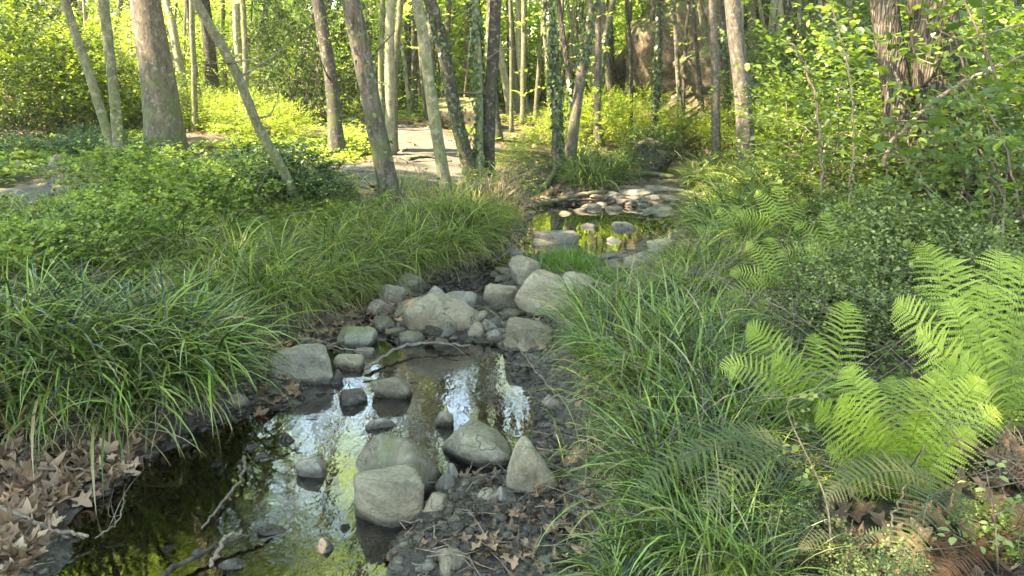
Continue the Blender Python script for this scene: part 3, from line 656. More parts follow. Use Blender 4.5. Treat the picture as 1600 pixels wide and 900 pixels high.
a = np.stack([rg.uniform(-12, 12, 5000), rg.uniform(6, 24, 5000)], 1); a = a[(sdist(a, CH) > .3) & (onpath(a[:, 0], a[:, 1]) > -.3)]
litter(mb, a, rg, .05, .08, (.1, .9))
b = np.stack([rg.uniform(-5, 5, 900), rg.uniform(1.5, 7, 900)], 1); b = b[sdist(b, CH) > .02]
litter(mb, b, rg, .035, .06, (.1, .8))
tag(link('leaf_litter', mb.mesh('leaf_litter', M['litter'], False)), 'dry tan and brown plane leaves lying on the banks', 'dead leaves', kind='stuff')
mb = MB()
litter(mb, scatter_in(BARS[0][0], 380, rg), rg, .012, .036, (0, .95), .003, .25)
litter(mb, scatter_in(inpx([(640, 500), (780, 470), (760, 430), (690, 440)]), 70, rg), rg, .025, .045, (0, .8), .006)
P2 = scatter_in(inpx([(90, 860), (170, 745), (300, 690), (420, 650), (350, 860), (200, 930)]), 60, rg); litter(mb, P2, rg, .03, .06, (0, .6), .004, .12)
tag(link('leaf_litter', mb.mesh('wet_leaf_litter', M['litter_wet'], False)), 'sodden dark leaves on the mud between the boulders', 'dead leaves', kind='stuff')

# ---------------------------------------------------------------- tubes
def tube(mb, P, R, seg=8, tint=.5, lump=0., seed=0):
    P = np.asarray(P, float); R = np.asarray(R, float); n = len(P)
    T = np.gradient(P, axis=0); T /= np.linalg.norm(T, axis=1)[:, None] + 1e-9
    ref = np.array([0, 0, 1.]) if abs(T[0][2]) < .9 else np.array([1., 0, 0])
    A = np.cross(T, ref); A /= np.linalg.norm(A, axis=1)[:, None] + 1e-9; B = np.cross(T, A)
    ang = np.linspace(0, 2 * np.pi, seg, endpoint=False)
    rr = np.repeat(R[:, None], seg, 1)
    V = P[:, None] + rr[..., None] * (A[:, None] * np.cos(ang)[None, :, None] + B[:, None] * np.sin(ang)[None, :, None])
    if lump:
        d = V - P[:, None]; nn = fbm(np.c_[(V.reshape(-1, 3) * [4, 4, 1.5] / max(.3, R.max() * 5))], seed, 3).reshape(n, seg)
        V = P[:, None] + d * (1 + lump * nn)[..., None]
    V = V.reshape(-1, 3); ids = np.arange(n * seg).reshape(n, seg)
    q = np.stack([ids[:-1], np.roll(ids, -1, 1)[:-1], np.roll(ids, -1, 1)[1:], ids[1:]], -1).reshape(-1, 4)
    base = mb.n; mb.add(V, q, tint)
    c = np.array([P[0] - T[0] * R[0] * .3, P[-1] + T[-1] * R[-1] * .6])
    b2 = mb.n; mb.add(c, np.zeros((0, 3), int), tint)
    f = [[base + (j + 1) % seg, base + j, b2] for j in range(seg)] + [[base + (n - 1) * seg + j, base + (n - 1) * seg + (j + 1) % seg, b2 + 1] for j in range(seg)]
    mb.f3.append(np.array(f))
def spline(pts, n):
    pts = np.asarray(pts, float); m = len(pts)
    if m == 2: t = np.linspace(0, 1, n)[:, None]; return pts[0] * (1 - t) + pts[1] * t
    E = np.concatenate([[2 * pts[0] - pts[1]], pts, [2 * pts[-1] - pts[-2]]]); out = []
    for t in np.linspace(0, m - 1 - 1e-6, n):
        i = int(t); u = t - i; p0, p1, p2, p3 = E[i:i + 4]
        out.append(.5 * (2 * p1 + (p2 - p0) * u + (2 * p0 - 5 * p1 + 4 * p2 - p3) * u * u + (3 * p1 - p0 - 3 * p2 + p3) * u ** 3))
    return np.array(out)
def stick(pts, w0, w1, mat, label, lift=None, name='branch', cat='branch', twigs=0, seed=0):
    """pts: (px, py, height above ground or water)"""
    W = []
    for x, y, h in pts:
        g = gp(x, y, .085 if y < 392 and y > 325 else 0.0); W.append(g + [0, 0, h])
    d = dist(W[0]); P = spline(W, 26); rg = np.random.default_rng(seed)
    P[1:-1] += rg.normal(0, .004, (24, 3)); R = np.linspace(w0, w1, 26) / 2 / F * d
    mb = MB(); b = P[0].copy(); tube(mb, P - b, R, 7, lump=.25, seed=seed)
    for k in range(twigs):
        i = rg.integers(6, 24); q = P[i] - b; dr = (P[min(25, i + 1)] - P[i - 1]); dr /= np.linalg.norm(dr); dr = dr + rg.normal(0, .6, 3) * [1, 1, .4]; dr /= np.linalg.norm(dr)
        L = rg.uniform(.08, .3); Q = spline([q, q + dr * L * .5 + rg.normal(0, .02, 3), q + dr * L + rg.normal(0, .03, 3)], 9); tube(mb, Q, np.linspace(R[i] * .6, R[i] * .2, 9), 5)
    return tag(link(name, mb.mesh(name, M[mat]), loc=b), label, cat)
stick([(382, 722, .02), (382, 750, .03), (352, 790, .02), (316, 832, .01)], 5, 3, 'twig', 'bent bare branch curving through the dark pool', seed=1)
stick([(255, 915, .03), (330, 872, .03), (400, 848, .03), (425, 836, .02)], 8, 4, 'wetwood', 'dark wet branch floating in the lower pool', seed=2)
stick([(330, 905, .05), (355, 870, .06), (380, 850, .05)], 6, 4, 'twig', 'short stick crossing the dark wet branch', seed=3)
stick([(20, 762, .05), (70, 754, .06), (150, 755, .05), (168, 762, .02)], 6, 4, 'twig', 'thin pale stick lying over the leaf drift', seed=4)
stick([(-20, 808, .06), (30, 826, .05), (90, 846, .04), (140, 852, .03)], 9, 5, 'twig', 'reddish stick at the lower corner of the leaf drift', twigs=2, seed=5)
stick([(-20, 826, .03), (50, 840, .05), (110, 850, .02)], 6, 4, 'twig', 'second thinner stick under the reddish stick', seed=6)
stick([(150, 850, .02), (190, 830, .05), (200, 800, .08)], 3, 1.5, 'twig', 'wispy twig standing in the dark shallow water', twigs=4, seed=7)
stick([(832, 328, .03), (870, 320, .05), (915, 312, .06), (945, 308, .06)], 9, 7, 'bark_brown', 'fallen log along the far leaf covered shore', name='fallen_log', cat='log', seed=8)
stick([(850, 322, .03), (880, 318, .03), (950, 316, .03)], 5, 4, 'wetwood', 'thin pole lying below the fallen log', seed=9)
stick([(838, 308, .02), (858, 290, .06), (872, 268, .12)], 12, 9, 'bark_olive', 'exposed mossy root running down from the ivy trunks', name='root', cat='root', seed=10)
stick([(975, 282, .06), (1010, 280, .08), (1052, 282, .05)], 8, 7, 'bark_olive', 'mossy log below the craggy rock', name='fallen_log', cat='log', seed=11)
stick([(640, 255, .05), (668, 254, .07), (706, 258, .05)], 6, 3, 'bark_dark', 'dark branch lying across the footpath', twigs=2, seed=12)
stick([(570, 582, .02), (640, 552, .05), (735, 548, .03)], 6, 4, 'twig', 'bleached stick lying under the big pale dome', seed=13, twigs=2)
stick([(610, 462, .03), (690, 462, .06), (700, 468, .05)], 6, 4, 'wetwood', 'dark stick under the left sedge fringe', seed=14)
stick([(770, 418, .04), (795, 410, .12), (800, 392, .28)], 3, 2, 'twig', 'pale twig rising from the drift near the upright stone', seed=15)
stick([(470, 565, .05), (510, 560, .07), (570, 562, .05)], 4, 2, 'twig', 'thin twig behind the flat bluish slab', seed=16, twigs=2)
stick([(1130, 880, .0), (1128, 800, .12), (1118, 760, .26)], 5, 3, 'twig', 'upright bare twig in the near right sedge', seed=17)
stick([(1385, 900, .0), (1390, 840, .06), (1410, 815, .12)], 5, 3, 'twig', 'bare twig poking from the rusty fern litter', seed=18)
stick([(930, 650, .1), (870, 660, .14), (800, 600, .25)], 3, 1.5, 'twig', 'fine bare twig reaching over the yellow reflections', seed=19, twigs=6)
stick([(840, 800, .03), (760, 806, .05), (720, 800, .02)], 4, 2, 'wetwood', 'dark stick among the sodden leaves', seed=20, twigs=3)
stick([(1560, 460, .0), (1556, 400, .25), (1566, 285, .75)], 5, 3, 'twig', 'tall dead stem standing among the right bank ferns', seed=21)
# fine debris
mb = MB(); rg = np.random.default_rng(44)
for zi, n in ((0, 90), (1, 110), (2, 60), (5, 40), (4, 50)):
    for p in scatter_in(BARS[zi][0], n, rg):
        g = np.array([p[0], p[1], gz(*p)[0] + .012]); a = rg.uniform(0, 6.3); L = rg.uniform(.04, .16); d = np.array([math.cos(a), math.sin(a), rg.uniform(-.1, .25)])
        tube(mb, [g, g + d * L * .5 + rg.normal(0, .006, 3), g + d * L], [.003, .0025, .0012], 4)
tag(link('twig_debris', mb.mesh('twig_debris', M['twig'])), 'scattered broken twigs over the stream bed', 'twigs', kind='stuff')

# ---------------------------------------------------------------- trees
def surf_leaves(mb, P, R, n, rng, size, lo=0., hi=1., off=.03, clump=True):
    """ivy leaves lying on the surface of a trunk"""
    P = np.asarray(P); m = len(P)
    t = rng.uniform(lo, hi, n) * (m - 1.001); i = t.astype(int); u = (t - i)[:, None]
    c = P[i] * (1 - u) + P[i + 1] * u; r = R[i] * (1 - u[:, 0]) + R[i + 1] * u[:, 0]
    a = rng.uniform(0, 6.283, n)
    if clump:
        k = fbm(np.c_[np.cos(a) * 1.2, np.sin(a) * 1.2, c[:, 2] * 1.6], int(rng.integers(999)), 2) > -.12
        c, r, a, i = c[k], r[k], a[k], i[k]; n = len(c)
    nrm = np.c_[np.cos(a), np.sin(a), rng.normal(.35, .45, n)]; nrm /= np.linalg.norm(nrm, axis=1)[:, None]
    q = c + nrm * (r + np.abs(rng.normal(0, off, n)))[:, None]
    s = rng.uniform(.6, 1.25, n) * size
    up = np.c_[rng.normal(0, .5, n), rng.normal(0, .5, n), -np.ones(n)]
    x = up - nrm * np.sum(up * nrm, 1)[:, None]; x /= np.linalg.norm(x, axis=1)[:, None]; y = np.cross(nrm, x)
    Mx = np.stack([x, y, nrm], -1) * s[:, None, None]
    mb.stamp(LEAF4, LEAF4F, Mx, q, np.clip(rng.normal(.5, .28, n), 0, 1))
LEAF4 = np.array([[-.5, 0, 0], [-.1, .42, .1], [.6, 0, 0], [-.1, -.42, .1]]); LEAF4F = np.array([[0, 1, 2, 3]])
LEAF8 = np.array([[-.5, 0, 0], [-.2, .3, .09], [.2, .27, .08], [.55, 0, -.06], [.2, -.27, .08], [-.2, -.3, .09], [0, 0, 0]]); LEAF8F = np.array([[0, 6, 1, 1], [1, 6, 2, 2], [2, 6, 3, 3], [3, 6, 4, 4], [4, 6, 5, 5], [5, 6, 0, 0]])[:, :3]

def sprays(mb, tw, C0, n, rng, L=(.3, .7), per=12, size=.06, flat=.5, twr=.004, tmpl=0, tint=(.5, .28), out=None, droop=.25):
    """leafy twigs: C0 start points (n,3); leaves stand in two rows along each twig"""
    TVv, TFf = (LEAF4, LEAF4F) if tmpl == 0 else (LEAF8, LEAF8F)
    if out is None:
        a = rng.uniform(0, 6.283, n); out = np.c_[np.cos(a), np.sin(a), rng.normal(.1, .35, n)]
    out = out / np.linalg.norm(out, axis=1)[:, None]
    LL = rng.uniform(*L, n); side = np.cross(out, [0, 0, 1.]); side /= np.linalg.norm(side, axis=1)[:, None] + 1e-6
    tn = np.clip(rng.normal(tint[0], tint[1] * .7, n), 0, 1)
    for j in range(per):
        t = (j + .5) / per + rng.uniform(-.03, .03, n)
        c = C0 + out * (LL * t)[:, None]; c[:, 2] -= droop * LL * t * t
        sg = 1 if j % 2 else -1
        x = out * .55 + side * sg * .8 + rng.normal(0, .3, (n, 3)); x[:, 2] -= .15; x /= np.linalg.norm(x, axis=1)[:, None]
        nr = np.c_[rng.normal(0, 1 - flat, n), rng.normal(0, 1 - flat, n), np.ones(n)]
        nr = nr - x * np.sum(nr * x, 1)[:, None]; nr /= np.linalg.norm(nr, axis=1)[:, None]
        s = size * rng.uniform(.65, 1.25, n) * (1 - .35 * t); y = np.cross(nr, x)
        mb.stamp(TVv, TFf, np.stack([x, y, nr], -1) * s[:, None, None], c + x * s[:, None] * .55, np.clip(tn + rng.normal(0, tint[1] * .6, n), 0, 1))
    if tw is not None:
        for k in range(n):
            e = C0[k] + out[k] * LL[k]; e[2] -= droop * LL[k]; mdl = C0[k] + out[k] * LL[k] * .5; mdl[2] -= droop * LL[k] * .25
            tube(tw, [C0[k], mdl, e], [twr, twr * .7, twr * .3], 3)

def cloud_points(n, rng, rx, ry, rz, hollow=.3, clumps=0, cs=.4):
    d = rng.normal(size=(n, 3)); d /= np.linalg.norm(d, axis=1)[:, None]
    r = rng.uniform(hollow ** 3, 1, n) ** (1 / 3)
    P = d * r[:, None] * (1 + .25 * fbm(d * 2.2, int(rng.integers(9999)), 2))[:, None]
    P = P * [rx, ry, rz]
    if clumps:
        cc = P[rng.choice(n, clumps)]; P = cc[rng.integers(0, clumps, n)] + rng.normal(0, cs, (n, 3)) * [1, 1, .45]
    return P
# crown variants, shared by every tree (origin at the crown centre)
CROWN = {}
def crown_variant(key, seed, n, r, h, mat, size=.1, clumps=40, cs=.38, tint=(.5, .25)):
    rg = np.random.default_rng(seed); mb = MB(); tw = MB()
    P = cloud_points(n, rg, r, r, h, .2, clumps, cs); sprays(mb, None, P, n, rg, (.25, .6), 9, size, .5, tint=tint)
    CROWN[key] = mb.mesh('crown', M[mat])
for i in range(3): crown_variant('hi%d' % i, 400 + i, 300, 1.7, 1.5, 'leaf_bright', .12, 26, .3)
for i in range(2): crown_variant('dk%d' % i, 410 + i, 420, 1.8, 1.5, 'leaf_mid', .12, 32, .32)

def tree(pix, top_h, w, mat, label, seed, ivy=0., ivy_lo=0., ivy_hi=1., crown=None, name='tree', cat='tree', group=None, Y=None, base_w=1.45, short=None, seg=14, branches=0, side_leaves=0, zoff=0., lump=.12, crown_n=1, leaf_kind='leaf_mid', lsz=.055, ivysize=.055):
    """pix: points from the foot up, (px, py); all lie at the depth of the foot"""
    rg = np.random.default_rng(seed)
    g = gp(*pix[0]) if Y is None else at_y(pix[0][0], pix[0][1], Y)
    if Y is not None: g[2] = gz(g[0], g[1])[0]
    d = dist(g); pts = [g.copy()]
    for k, (x, y) in enumerate(pix[1:]): pts.append(at_y(x, y, g[1] + .12 * (k + 1) * math.sin(seed)))
    e = pts[-1] - pts[-2]; e /= np.linalg.norm(e)
    while pts[-1][2] < top_h:
        e = e + np.array([rg.normal(0, .05), rg.normal(0, .05), .12]); e /= np.linalg.norm(e); pts.append(pts[-1] + e * 1.3)
    L = np.linalg.norm(np.diff(pts, axis=0), axis=1).sum(); n = max(24, int(L / .16)); P = spline(pts, n)
    hgt = (P[:, 2] - P[0, 2]) / (P[-1, 2] - P[0, 2]); hs = P[:, 2] - P[0, 2]
    P[:, :2] += .018 * np.c_[vnoise(np.c_[hs * 1.3, hs * 0, hs * 0 + seed], 1), vnoise(np.c_[hs * 1.3, hs * 0 + 9, hs * 0 + seed], 2)] * min(1, 6 * w / F * d)
    r0 = w / 2 / F * d; R = r0 * (1 - .68 * hgt) * (1 + (base_w - 1) * np.exp(-hs / (2.2 * r0 + .05)) * 1.2)
    P[0, 2] -= .12
    root = empty(name, tuple(g), label, cat, group)
    mb = MB(); tube(mb, P - g, R, seg, lump=lump, seed=seed)
    for k in range(branches):
        i = rg.integers(int(n * .12), int(n * .8)); a = rg.uniform(0, 6.28); dr = np.array([math.cos(a), math.sin(a), rg.uniform(.1, .9)]); Lb = rg.uniform(.15, .7)
        q = P[i] - g; B = spline([q, q + dr * Lb * .5 + rg.normal(0, .05, 3), q + dr * Lb + rg.normal(0, .1, 3)], 10); tube(mb, B, np.linspace(min(R[i] * .3, .02), .003, 10), 5)
    kid(root, link('trunk', mb.mesh('trunk', M[mat]), root))
    if ivy > 0:
        m = MB(); hi = min(ivy_hi, 4.2 / L) if ivy_hi > .99 else ivy_hi
        vis = max(.05, (min(hi, 1) - ivy_lo)) * L
        surf_leaves(m, P - g, R, int(ivy * vis * 420), rg, ivysize, ivy_lo, min(hi, 1), .035)
        kid(root, link('ivy', m.mesh('ivy', M['ivy']), root))
    if side_leaves:
        m = MB(); t = MB(); k = int(side_leaves); ii = rg.integers(int(n * .08), int(n * .6), k); sprays(m, t, P[ii] - g, k, rg, (.2, .7), 9, lsz, .5, .003)
        f = link('foliage', m.mesh('foliage', M[leaf_kind]), root); kid(root, f); kid(f, link('twig', t.mesh('twig', M['twig']), f))
    if crown:
        for c in range(crown_n):
            k = int(n * (.97 - .2 * c)); o = link('crown', CROWN[crown], root, tuple(P[k] - g + [rg.normal(0, .3), rg.normal(0, .3), 0])); kid(root, o)
            s = rg.uniform(.85, 1.25) * (1 - .12 * c); o.scale = (s, s, s); o.rotation_euler = (0, 0, rg.uniform(0, 6))
    if short: mark(short, g)
    return root
T_ = tree
T_([(262, 244), (250, 130), (230, 0)], 10.5, 50, 'bark_brown', 'thickest brown trunk on the left bank flaring at its mossy foot', 1, crown='dk0', base_w=1.35, short='the thickest trunk', seg=22, branches=0, lump=.06)
T_([(191, 272), (178, 140), (162, 0)], 8, 17, 'bark_olive', 'slender olive trunk standing in front of the thickest trunk', 2, crown='hi0', short='the slender olive trunk', branches=3, side_leaves=6, base_w=1.5)
T_([(183, 262), (145, 130), (100, 0)], 8.5, 15, 'bark_olive', 'slender pale olive trunk leaning away from its straighter twin', 3, crown='hi1', branches=3, base_w=1.3)
T_([(146, 200), (128, 100), (112, 0)], 8, 15, 'bark_dark', 'dark trunk rising out of the bramble mound', 4, crown='dk0', branches=2, Y=14)
T_([(98, 150), (92, 70), (86, 0)], 9, 15, 'bark_pale', 'pale yellowish trunk behind the bramble mound', 5, crown='hi2', Y=18)
T_([(160, 150), (142, 60), (124, 0)], 9, 13, 'bark_pale', 'pale thin trunk seen above the brambles next to the olive twin', 6, crown='hi0', Y=18)
T_([(27, 130), (14, 50), (2, 0)], 9, 15, 'bark_pale', 'pale trunk in the far upper corner over the brambles', 7, crown='dk1', Y=17)
T_([(290, 170), (275, 80), (260, 0)], 9, 14, 'bark_pale', 'pale trunk just behind the thickest trunk', 8, crown='hi1', Y=16, branches=2)
T_([(312, 160), (300, 70), (292, 0)], 9, 9, 'bark_dark', 'thin dark trunk between two pale leaning trunks', 9, crown='hi1', Y=16)
T_([(335, 180), (326, 70), (318, 0)], 9, 20, 'bark_dark', 'brown trunk in shade behind the curved leaning trunk', 10, crown='dk1', Y=17)
T_([(472, 334), (440, 262), (402, 195), (376, 130), (345, 70), (304, 0)], 7.5, 15, 'bark_olive', 'curved lichen spotted trunk leaning far over beside the ivy mound', 11, crown='hi2', short='the curved leaning trunk', branches=8, base_w=1.1, side_leaves=5)
T_([(382, 185), (374, 90), (369, 0)], 9, 13, 'bark_pale', 'pale straight trunk behind the curved leaning trunk', 12, crown='hi2', Y=16, branches=3)
T_([(418, 180), (416, 90), (414, 0)], 9, 11, 'bark_pale', 'pale narrow trunk beyond the dark evergreen bush', 13, Y=20, branches=2)
T_([(432, 190), (430, 90), (436, 0)], 9, 8, 'bark_pale', 'very thin pale trunk close to the pale narrow trunk', 14, crown='hi1', Y=22)
T_([(528, 247), (517, 120), (497, 0)], 9, 21, 'bark_dark', 'dark grey trunk with a curved foot at the bend of the path', 15, base_w=1.5, short='the dark path side trunk', branches=2)
T_([(613, 322), (583, 170), (548, 0)], 9, 30, 'bark_brown', 'rough brown trunk leaning across the path with vine stems on it', 16, ivy=.12, base_w=1.15, short='the rough brown leaning trunk', branches=12, side_leaves=12, lump=.14, ivysize=.04)
T_([(611, 242), (609, 120), (612, 0)], 9, 15, 'bark_pale', 'spotted pale trunk in the middle of a clump beyond the brown trunk', 17, branches=2)
T_([(604, 238), (596, 120), (598, 0)], 9, 9, 'bark_olive', 'thin olive stem of the clump by the path edge', 18)
T_([(616, 238), (617, 110), (626, 0)], 9, 11, 'bark_olive', 'brown stem of the clump leaning over the path', 19)
T_([(643, 190), (641, 90), (637, 0)], 9, 13, 'bark_red', 'reddish straight trunk with an ivy covered foot past the path', 20, ivy=.8, ivy_hi=.35, Y=17)
T_([(657, 194), (653, 100), (650, 0)], 9, 11, 'bark_brown', 'brown trunk next to the ivy footed reddish trunk', 21, crown='hi0', Y=17)
T_([(697, 312), (672, 150), (650, 0)], 8.5, 19, 'bark_olive', 'smooth grey green trunk leaning beside the footpath', 22, base_w=1.2, short='the smooth grey green trunk', lump=.07)
T_([(735, 274), (712, 180), (693, 80), (673, 0)], 9, 21, 'bark_dark', 'dark speckled trunk bending toward the path with scattered ivy', 23, ivy=.35, ivy_hi=.4, crown='hi2', base_w=1.2, short='the dark speckled bent trunk', branches=6, side_leaves=8, ivysize=.045)
T_([(764, 274), (768, 130), (776, 0)], 9, 20, 'bark_dark', 'straight near black trunk forking from an ivy wrapped partner', 24, crown='dk0', base_w=1.2, short='the near black trunk', branches=4)
T_([(748, 276), (748, 130), (742, 0)], 8, 13, 'bark_olive', 'ivy wrapped partner trunk touching the near black trunk', 25, ivy=1., ivy_hi=.5, crown='hi2', branches=2)
T_([(775, 222), (770, 140), (768, 0)], 8, 18, 'bark_dark', 'mossy dark trunk half hidden behind the near black trunk', 26, crown='hi2')
T_([(812, 214), (802, 100), (796, 0)], 9, 12, 'bark_brown', 'brown trunk of the pale trio beyond the path end', 27, crown='hi1', Y=17)
T_([(822, 214), (812, 100), (808, 0)], 9, 9, 'bark_pale', 'pale trunk of the trio beyond the path end', 28, crown='hi1', Y=17)
T_([(800, 212), (785, 100), (766, 0)], 9, 12, 'bark_pale', 'slanting trunk of the trio beyond the path end', 29, crown='hi0', Y=17)
T_([(836, 218), (840, 130), (852, 0)], 9, 8, 'bark_olive', 'thin olive trunk between the trio and the ivy column', 30, crown='hi1', Y=15)
T_([(872, 270), (868, 130), (858, 0)], 8.5, 18, 'bark_dark', 'tall trunk turned into a column by dense ivy at the stream edge', 31, ivy=1.5, ivy_hi=.6, crown='hi0', short='the dense ivy column', branches=3, side_leaves=6)
T_([(886, 268), (905, 140), (930, 0)], 8.5, 17, 'bark_brown', 'ivy topped trunk leaning out from behind the ivy column', 32, ivy=1.1, ivy_lo=.18, ivy_hi=.6, crown='hi1', short='the ivy topped leaning trunk')
T_([(884, 262), (896, 180), (888, 110), (878, 40)], 5, 10, 'bark_red', 'short broken reddish stem between the two ivy trunks', 33, ivy=.9, ivy_hi=.3)
T_([(915, 225), (908, 110), (906, 0)], 8, 14, 'bark_dark', 'dark ivy clad trunk behind the two ivy trunks', 34, ivy=1.4, ivy_hi=.7, crown='hi0', Y=15)
T_([(958, 210), (948, 100), (940, 0)], 9, 10, 'bark_brown', 'brown slim trunk over the feathery green shrubs', 35, crown='hi2', Y=17)
T_([(962, 200), (956, 100), (952, 0)], 9, 8, 'bark_dark', 'slim dark trunk ringed by ivy over the feathery shrubs', 36, ivy=.8, ivy_hi=.6, crown='hi2', Y=18)
T_([(987, 176), (985, 90), (979, 0)], 8, 7, 'bark_dark', 'very thin black sapling trunk in front of lit leaves', 37, Y=14, crown='hi1')
T_([(1022, 222), (1027, 110), (1031, 0)], 9, 12, 'bark_dark', 'straight ivy covered trunk above the craggy rock', 38, ivy=1., ivy_hi=.7, crown='hi0', Y=13.5, short='the ivy trunk above the crag')
T_([(1012, 176), (1018, 90), (1022, 0)], 9, 8, 'bark_brown', 'slender slanting trunk left of the ivy trunk above the crag', 39, Y=17, crown='hi2')
T_([(1066, 182), (1070, 90), (1076, 0)], 8, 6, 'bark_dark', 'thin stem before the brown earth bank', 40, Y=15, crown='hi2')
T_([(1102, 208), (1092, 110), (1082, 0)], 8, 6, 'bark_dark', 'thin leaning stem on the earth bank', 41, Y=14, crown='hi1')
T_([(1119, 272), (1117, 140), (1113, 0)], 9, 14, 'bark_grey', 'even grey trunk behind the foremost right bank trunk', 42, crown='hi0', branches=3, side_leaves=8, leaf_kind='leaf_bright')
T_([(1136, 240), (1134, 120), (1130, 0)], 9, 11, 'bark_dark', 'shaded trunk close behind the even grey trunk', 43, crown='hi0', Y=13)
T_([(1171, 296), (1160, 140), (1145, 0)], 9.5, 27, 'bark_grey', 'foremost grey barked trunk standing on the right stream bank', 44, crown='dk1', base_w=1.3, short='the foremost grey trunk', lump=.07, seg=18)
T_([(1226, 240), (1185, 150), (1140, 82), (1098, 0)], 6.5, 15, 'bark_dark', 'ivy wrapped trunk slanting behind the foremost grey trunk', 45, ivy=1.1, ivy_hi=.8, crown='hi0', short='the slanting ivy trunk')
T_([(1196, 200), (1200, 90), (1208, 0)], 9, 10, 'bark_pale', 'sunlit whitish trunk beyond the slanting ivy trunk', 46, Y=15, crown='hi1')
T_([(1184, 200), (1178, 100), (1174, 0)], 9, 13, 'bark_brown', 'brown trunk tight beside the foremost grey trunk', 47, Y=16, crown='hi2')
T_([(1262, 190), (1252, 90), (1240, 0)], 9, 12, 'bark_dark', 'dark ivy trunk at the top of the right slope', 48, ivy=.8, ivy_hi=.7, crown='hi2', Y=13)
T_([(1252, 160), (1238, 70), (1225, 0)], 9, 8, 'bark_dark', 'thin dark trunk crossing the ivy trunk on the right slope', 49, Y=14, crown='hi1')
T_([(1312, 150), (1302, 70), (1290, 0)], 9, 13, 'bark_dark', 'dark trunk half lost behind the broad leaved bushes', 50, Y=12, crown='hi1')
T_([(1418, 330), (1400, 150), (1382, 0)], 9, 44, 'bark_red', 'big furrowed reddish trunk of the right pair half hidden by leaves', 51, Y=6.4, crown='dk0', short='the first furrowed trunk', seg=26, lump=.1, branches=2)
T_([(1490, 330), (1472, 150), (1456, 0)], 9.5, 74, 'bark_red', 'thickest furrowed trunk of the right pair with vines on its bark', 52, ivy=.25, ivy_hi=.3, Y=6.2, crown='dk1', short='the thickest furrowed trunk', seg=30, lump=.1, branches=4, ivysize=.05)
T_([(1556, 200), (1536, 90), (1524, 0)], 8, 22, 'bark_red', 'reddish trunk in the shade past the furrowed pair', 53, Y=9, crown='dk0')
T_([(1600, 200), (1590, 90), (1580, 0)], 8, 16, 'bark_red', 'pinkish trunk at the far right edge of the wood', 54, Y=9, crown='dk1')
# far slim trees of the wood
rg = np.random.default_rng(77); cnt = 0
barks = ['bark_pale', 'bark_olive', 'bark_brown', 'bark_brown', 'bark_olive']
while cnt < 215:
    Y = rg.uniform(15, 42) if cnt > 120 else rg.uniform(12, 25); x = (rg.uniform(-.72, .72) if cnt > 70 else rg.uniform(-.2, .45)) * Y; px, py = to_pix((x, Y, gz(x, Y)[0]))
    if onpath(x, Y)[0] < .4 or sdch(x, Y) < .4: continue
    lean = rg.normal(0, 9); w = rg.uniform(.05, .15) * F / Y
    iv = rg.random() < .3
    bk = barks[rg.integers(5)]; wd_ = {'bark_pale': 'pale', 'bark_olive': 'olive grey', 'bark_brown': 'brown'}[bk]
    T_([(px, py), (px + lean, py - 110), (px + lean * 2.4, py - 260)], rg.uniform(8, 13), w, bk, 'slim ' + wd_ + (' tree close behind the path and pool' if Y < 16 else ' tree deep in the sunlit wood') + (' with ivy on its trunk' if iv else ''), 600 + cnt, ivy=.35 if iv else 0, ivy_hi=.3, crown='hi%d' % rg.integers(3) if rg.random() < .3 and not (-.36 < x / Y < -.06) else None, Y=Y,
       group=('slim ivy clad ' if iv else 'slim ') + wd_ + ' trees of the far wood', seg=8, crown_n=1, branches=2, side_leaves=16 if px > 350 or rg.random() < .4 else 0, lsz=.095, leaf_kind='leaf_bright'); cnt += 1
# unseen trees added round the viewer to shade the stream
for i, (x, y) in enumerate([(-4.9, .8), (-6.6, 1.9), (-7.5, 3.5), (-10.5, 6.5), (-6.5, -1.5), (6.5, 0.0), (8.5, 5.0), (-13.5, 4.0)]):
    px, py = to_pix((x, max(y, 1.0), .8)); g = np.array([x, y, gz(x, y)[0]])
    root = empty('tree', tuple(g), auto_label('tall leafy tree at the side of the stream clearing', np.array([x, max(y, 2.), 1.]), ''), 'tree', 'trees around the clearing')
    L = spline([g - g, [rg.normal(0, .3), rg.normal(0, .3), 4], [rg.normal(0, .6), rg.normal(0, .6), 9]], 40); mb = MB(); tube(mb, L, np.linspace(.17, .05, 40), 12, lump=.1, seed=i); link('trunk', mb.mesh('trunk', M['bark_brown']), root)
    for c in range(3):
        o = link('crown', CROWN['dk%d' % (i % 2)], root, (L[-1][0] + rg.normal(0, 1), L[-1][1] + rg.normal(0, 1), 6.2 + c * 1.6)); s = rg.uniform(1.1, 1.4); o.scale = (s, s, s); o.rotation_euler = (0, 0, i + c)

# ---------------------------------------------------------------- shrubs and saplings
def bush_mesh(name, seed, n, rx, rz, mat, size, per=10, L=(.2, .5), tmpl=0, flat=.5, clumps=0, cs=.2, stems=10, tint=(.5, .26), lift=.9, hollow=.25):
    rg = np.random.default_rng(seed); mb = MB(); P = cloud_points(n, rg, rx, rx, rz, hollow, clumps, cs); P[:, 2] += rz * lift; P[:, 2] = np.abs(P[:, 2])
    out = P - [0, 0, rz * .4]; out = out / (np.linalg.norm(out, axis=1)[:, None] + .01) + rg.normal(0, .45, (n, 3))
    sprays(mb, None, P, n, rg, L, per, size, flat, tint=tint, tmpl=tmpl, out=out)
    t = MB()
    for k in range(stems):
        e = P[rg.integers(n)]; s = np.array([rg.normal(0, rx * .15), rg.normal(0, rx * .15), -.08]); tube(t, spline([s, (s + e) / 2 + [0, 0, rz * .25] + rg.normal(0, rx * .08, 3), e], 8), np.linspace(.012, .003, 8) * (rz / .8) ** .5, 4)
    return mb.mesh(name, M[mat]), t.mesh('stem', M['twig'])
B = {}
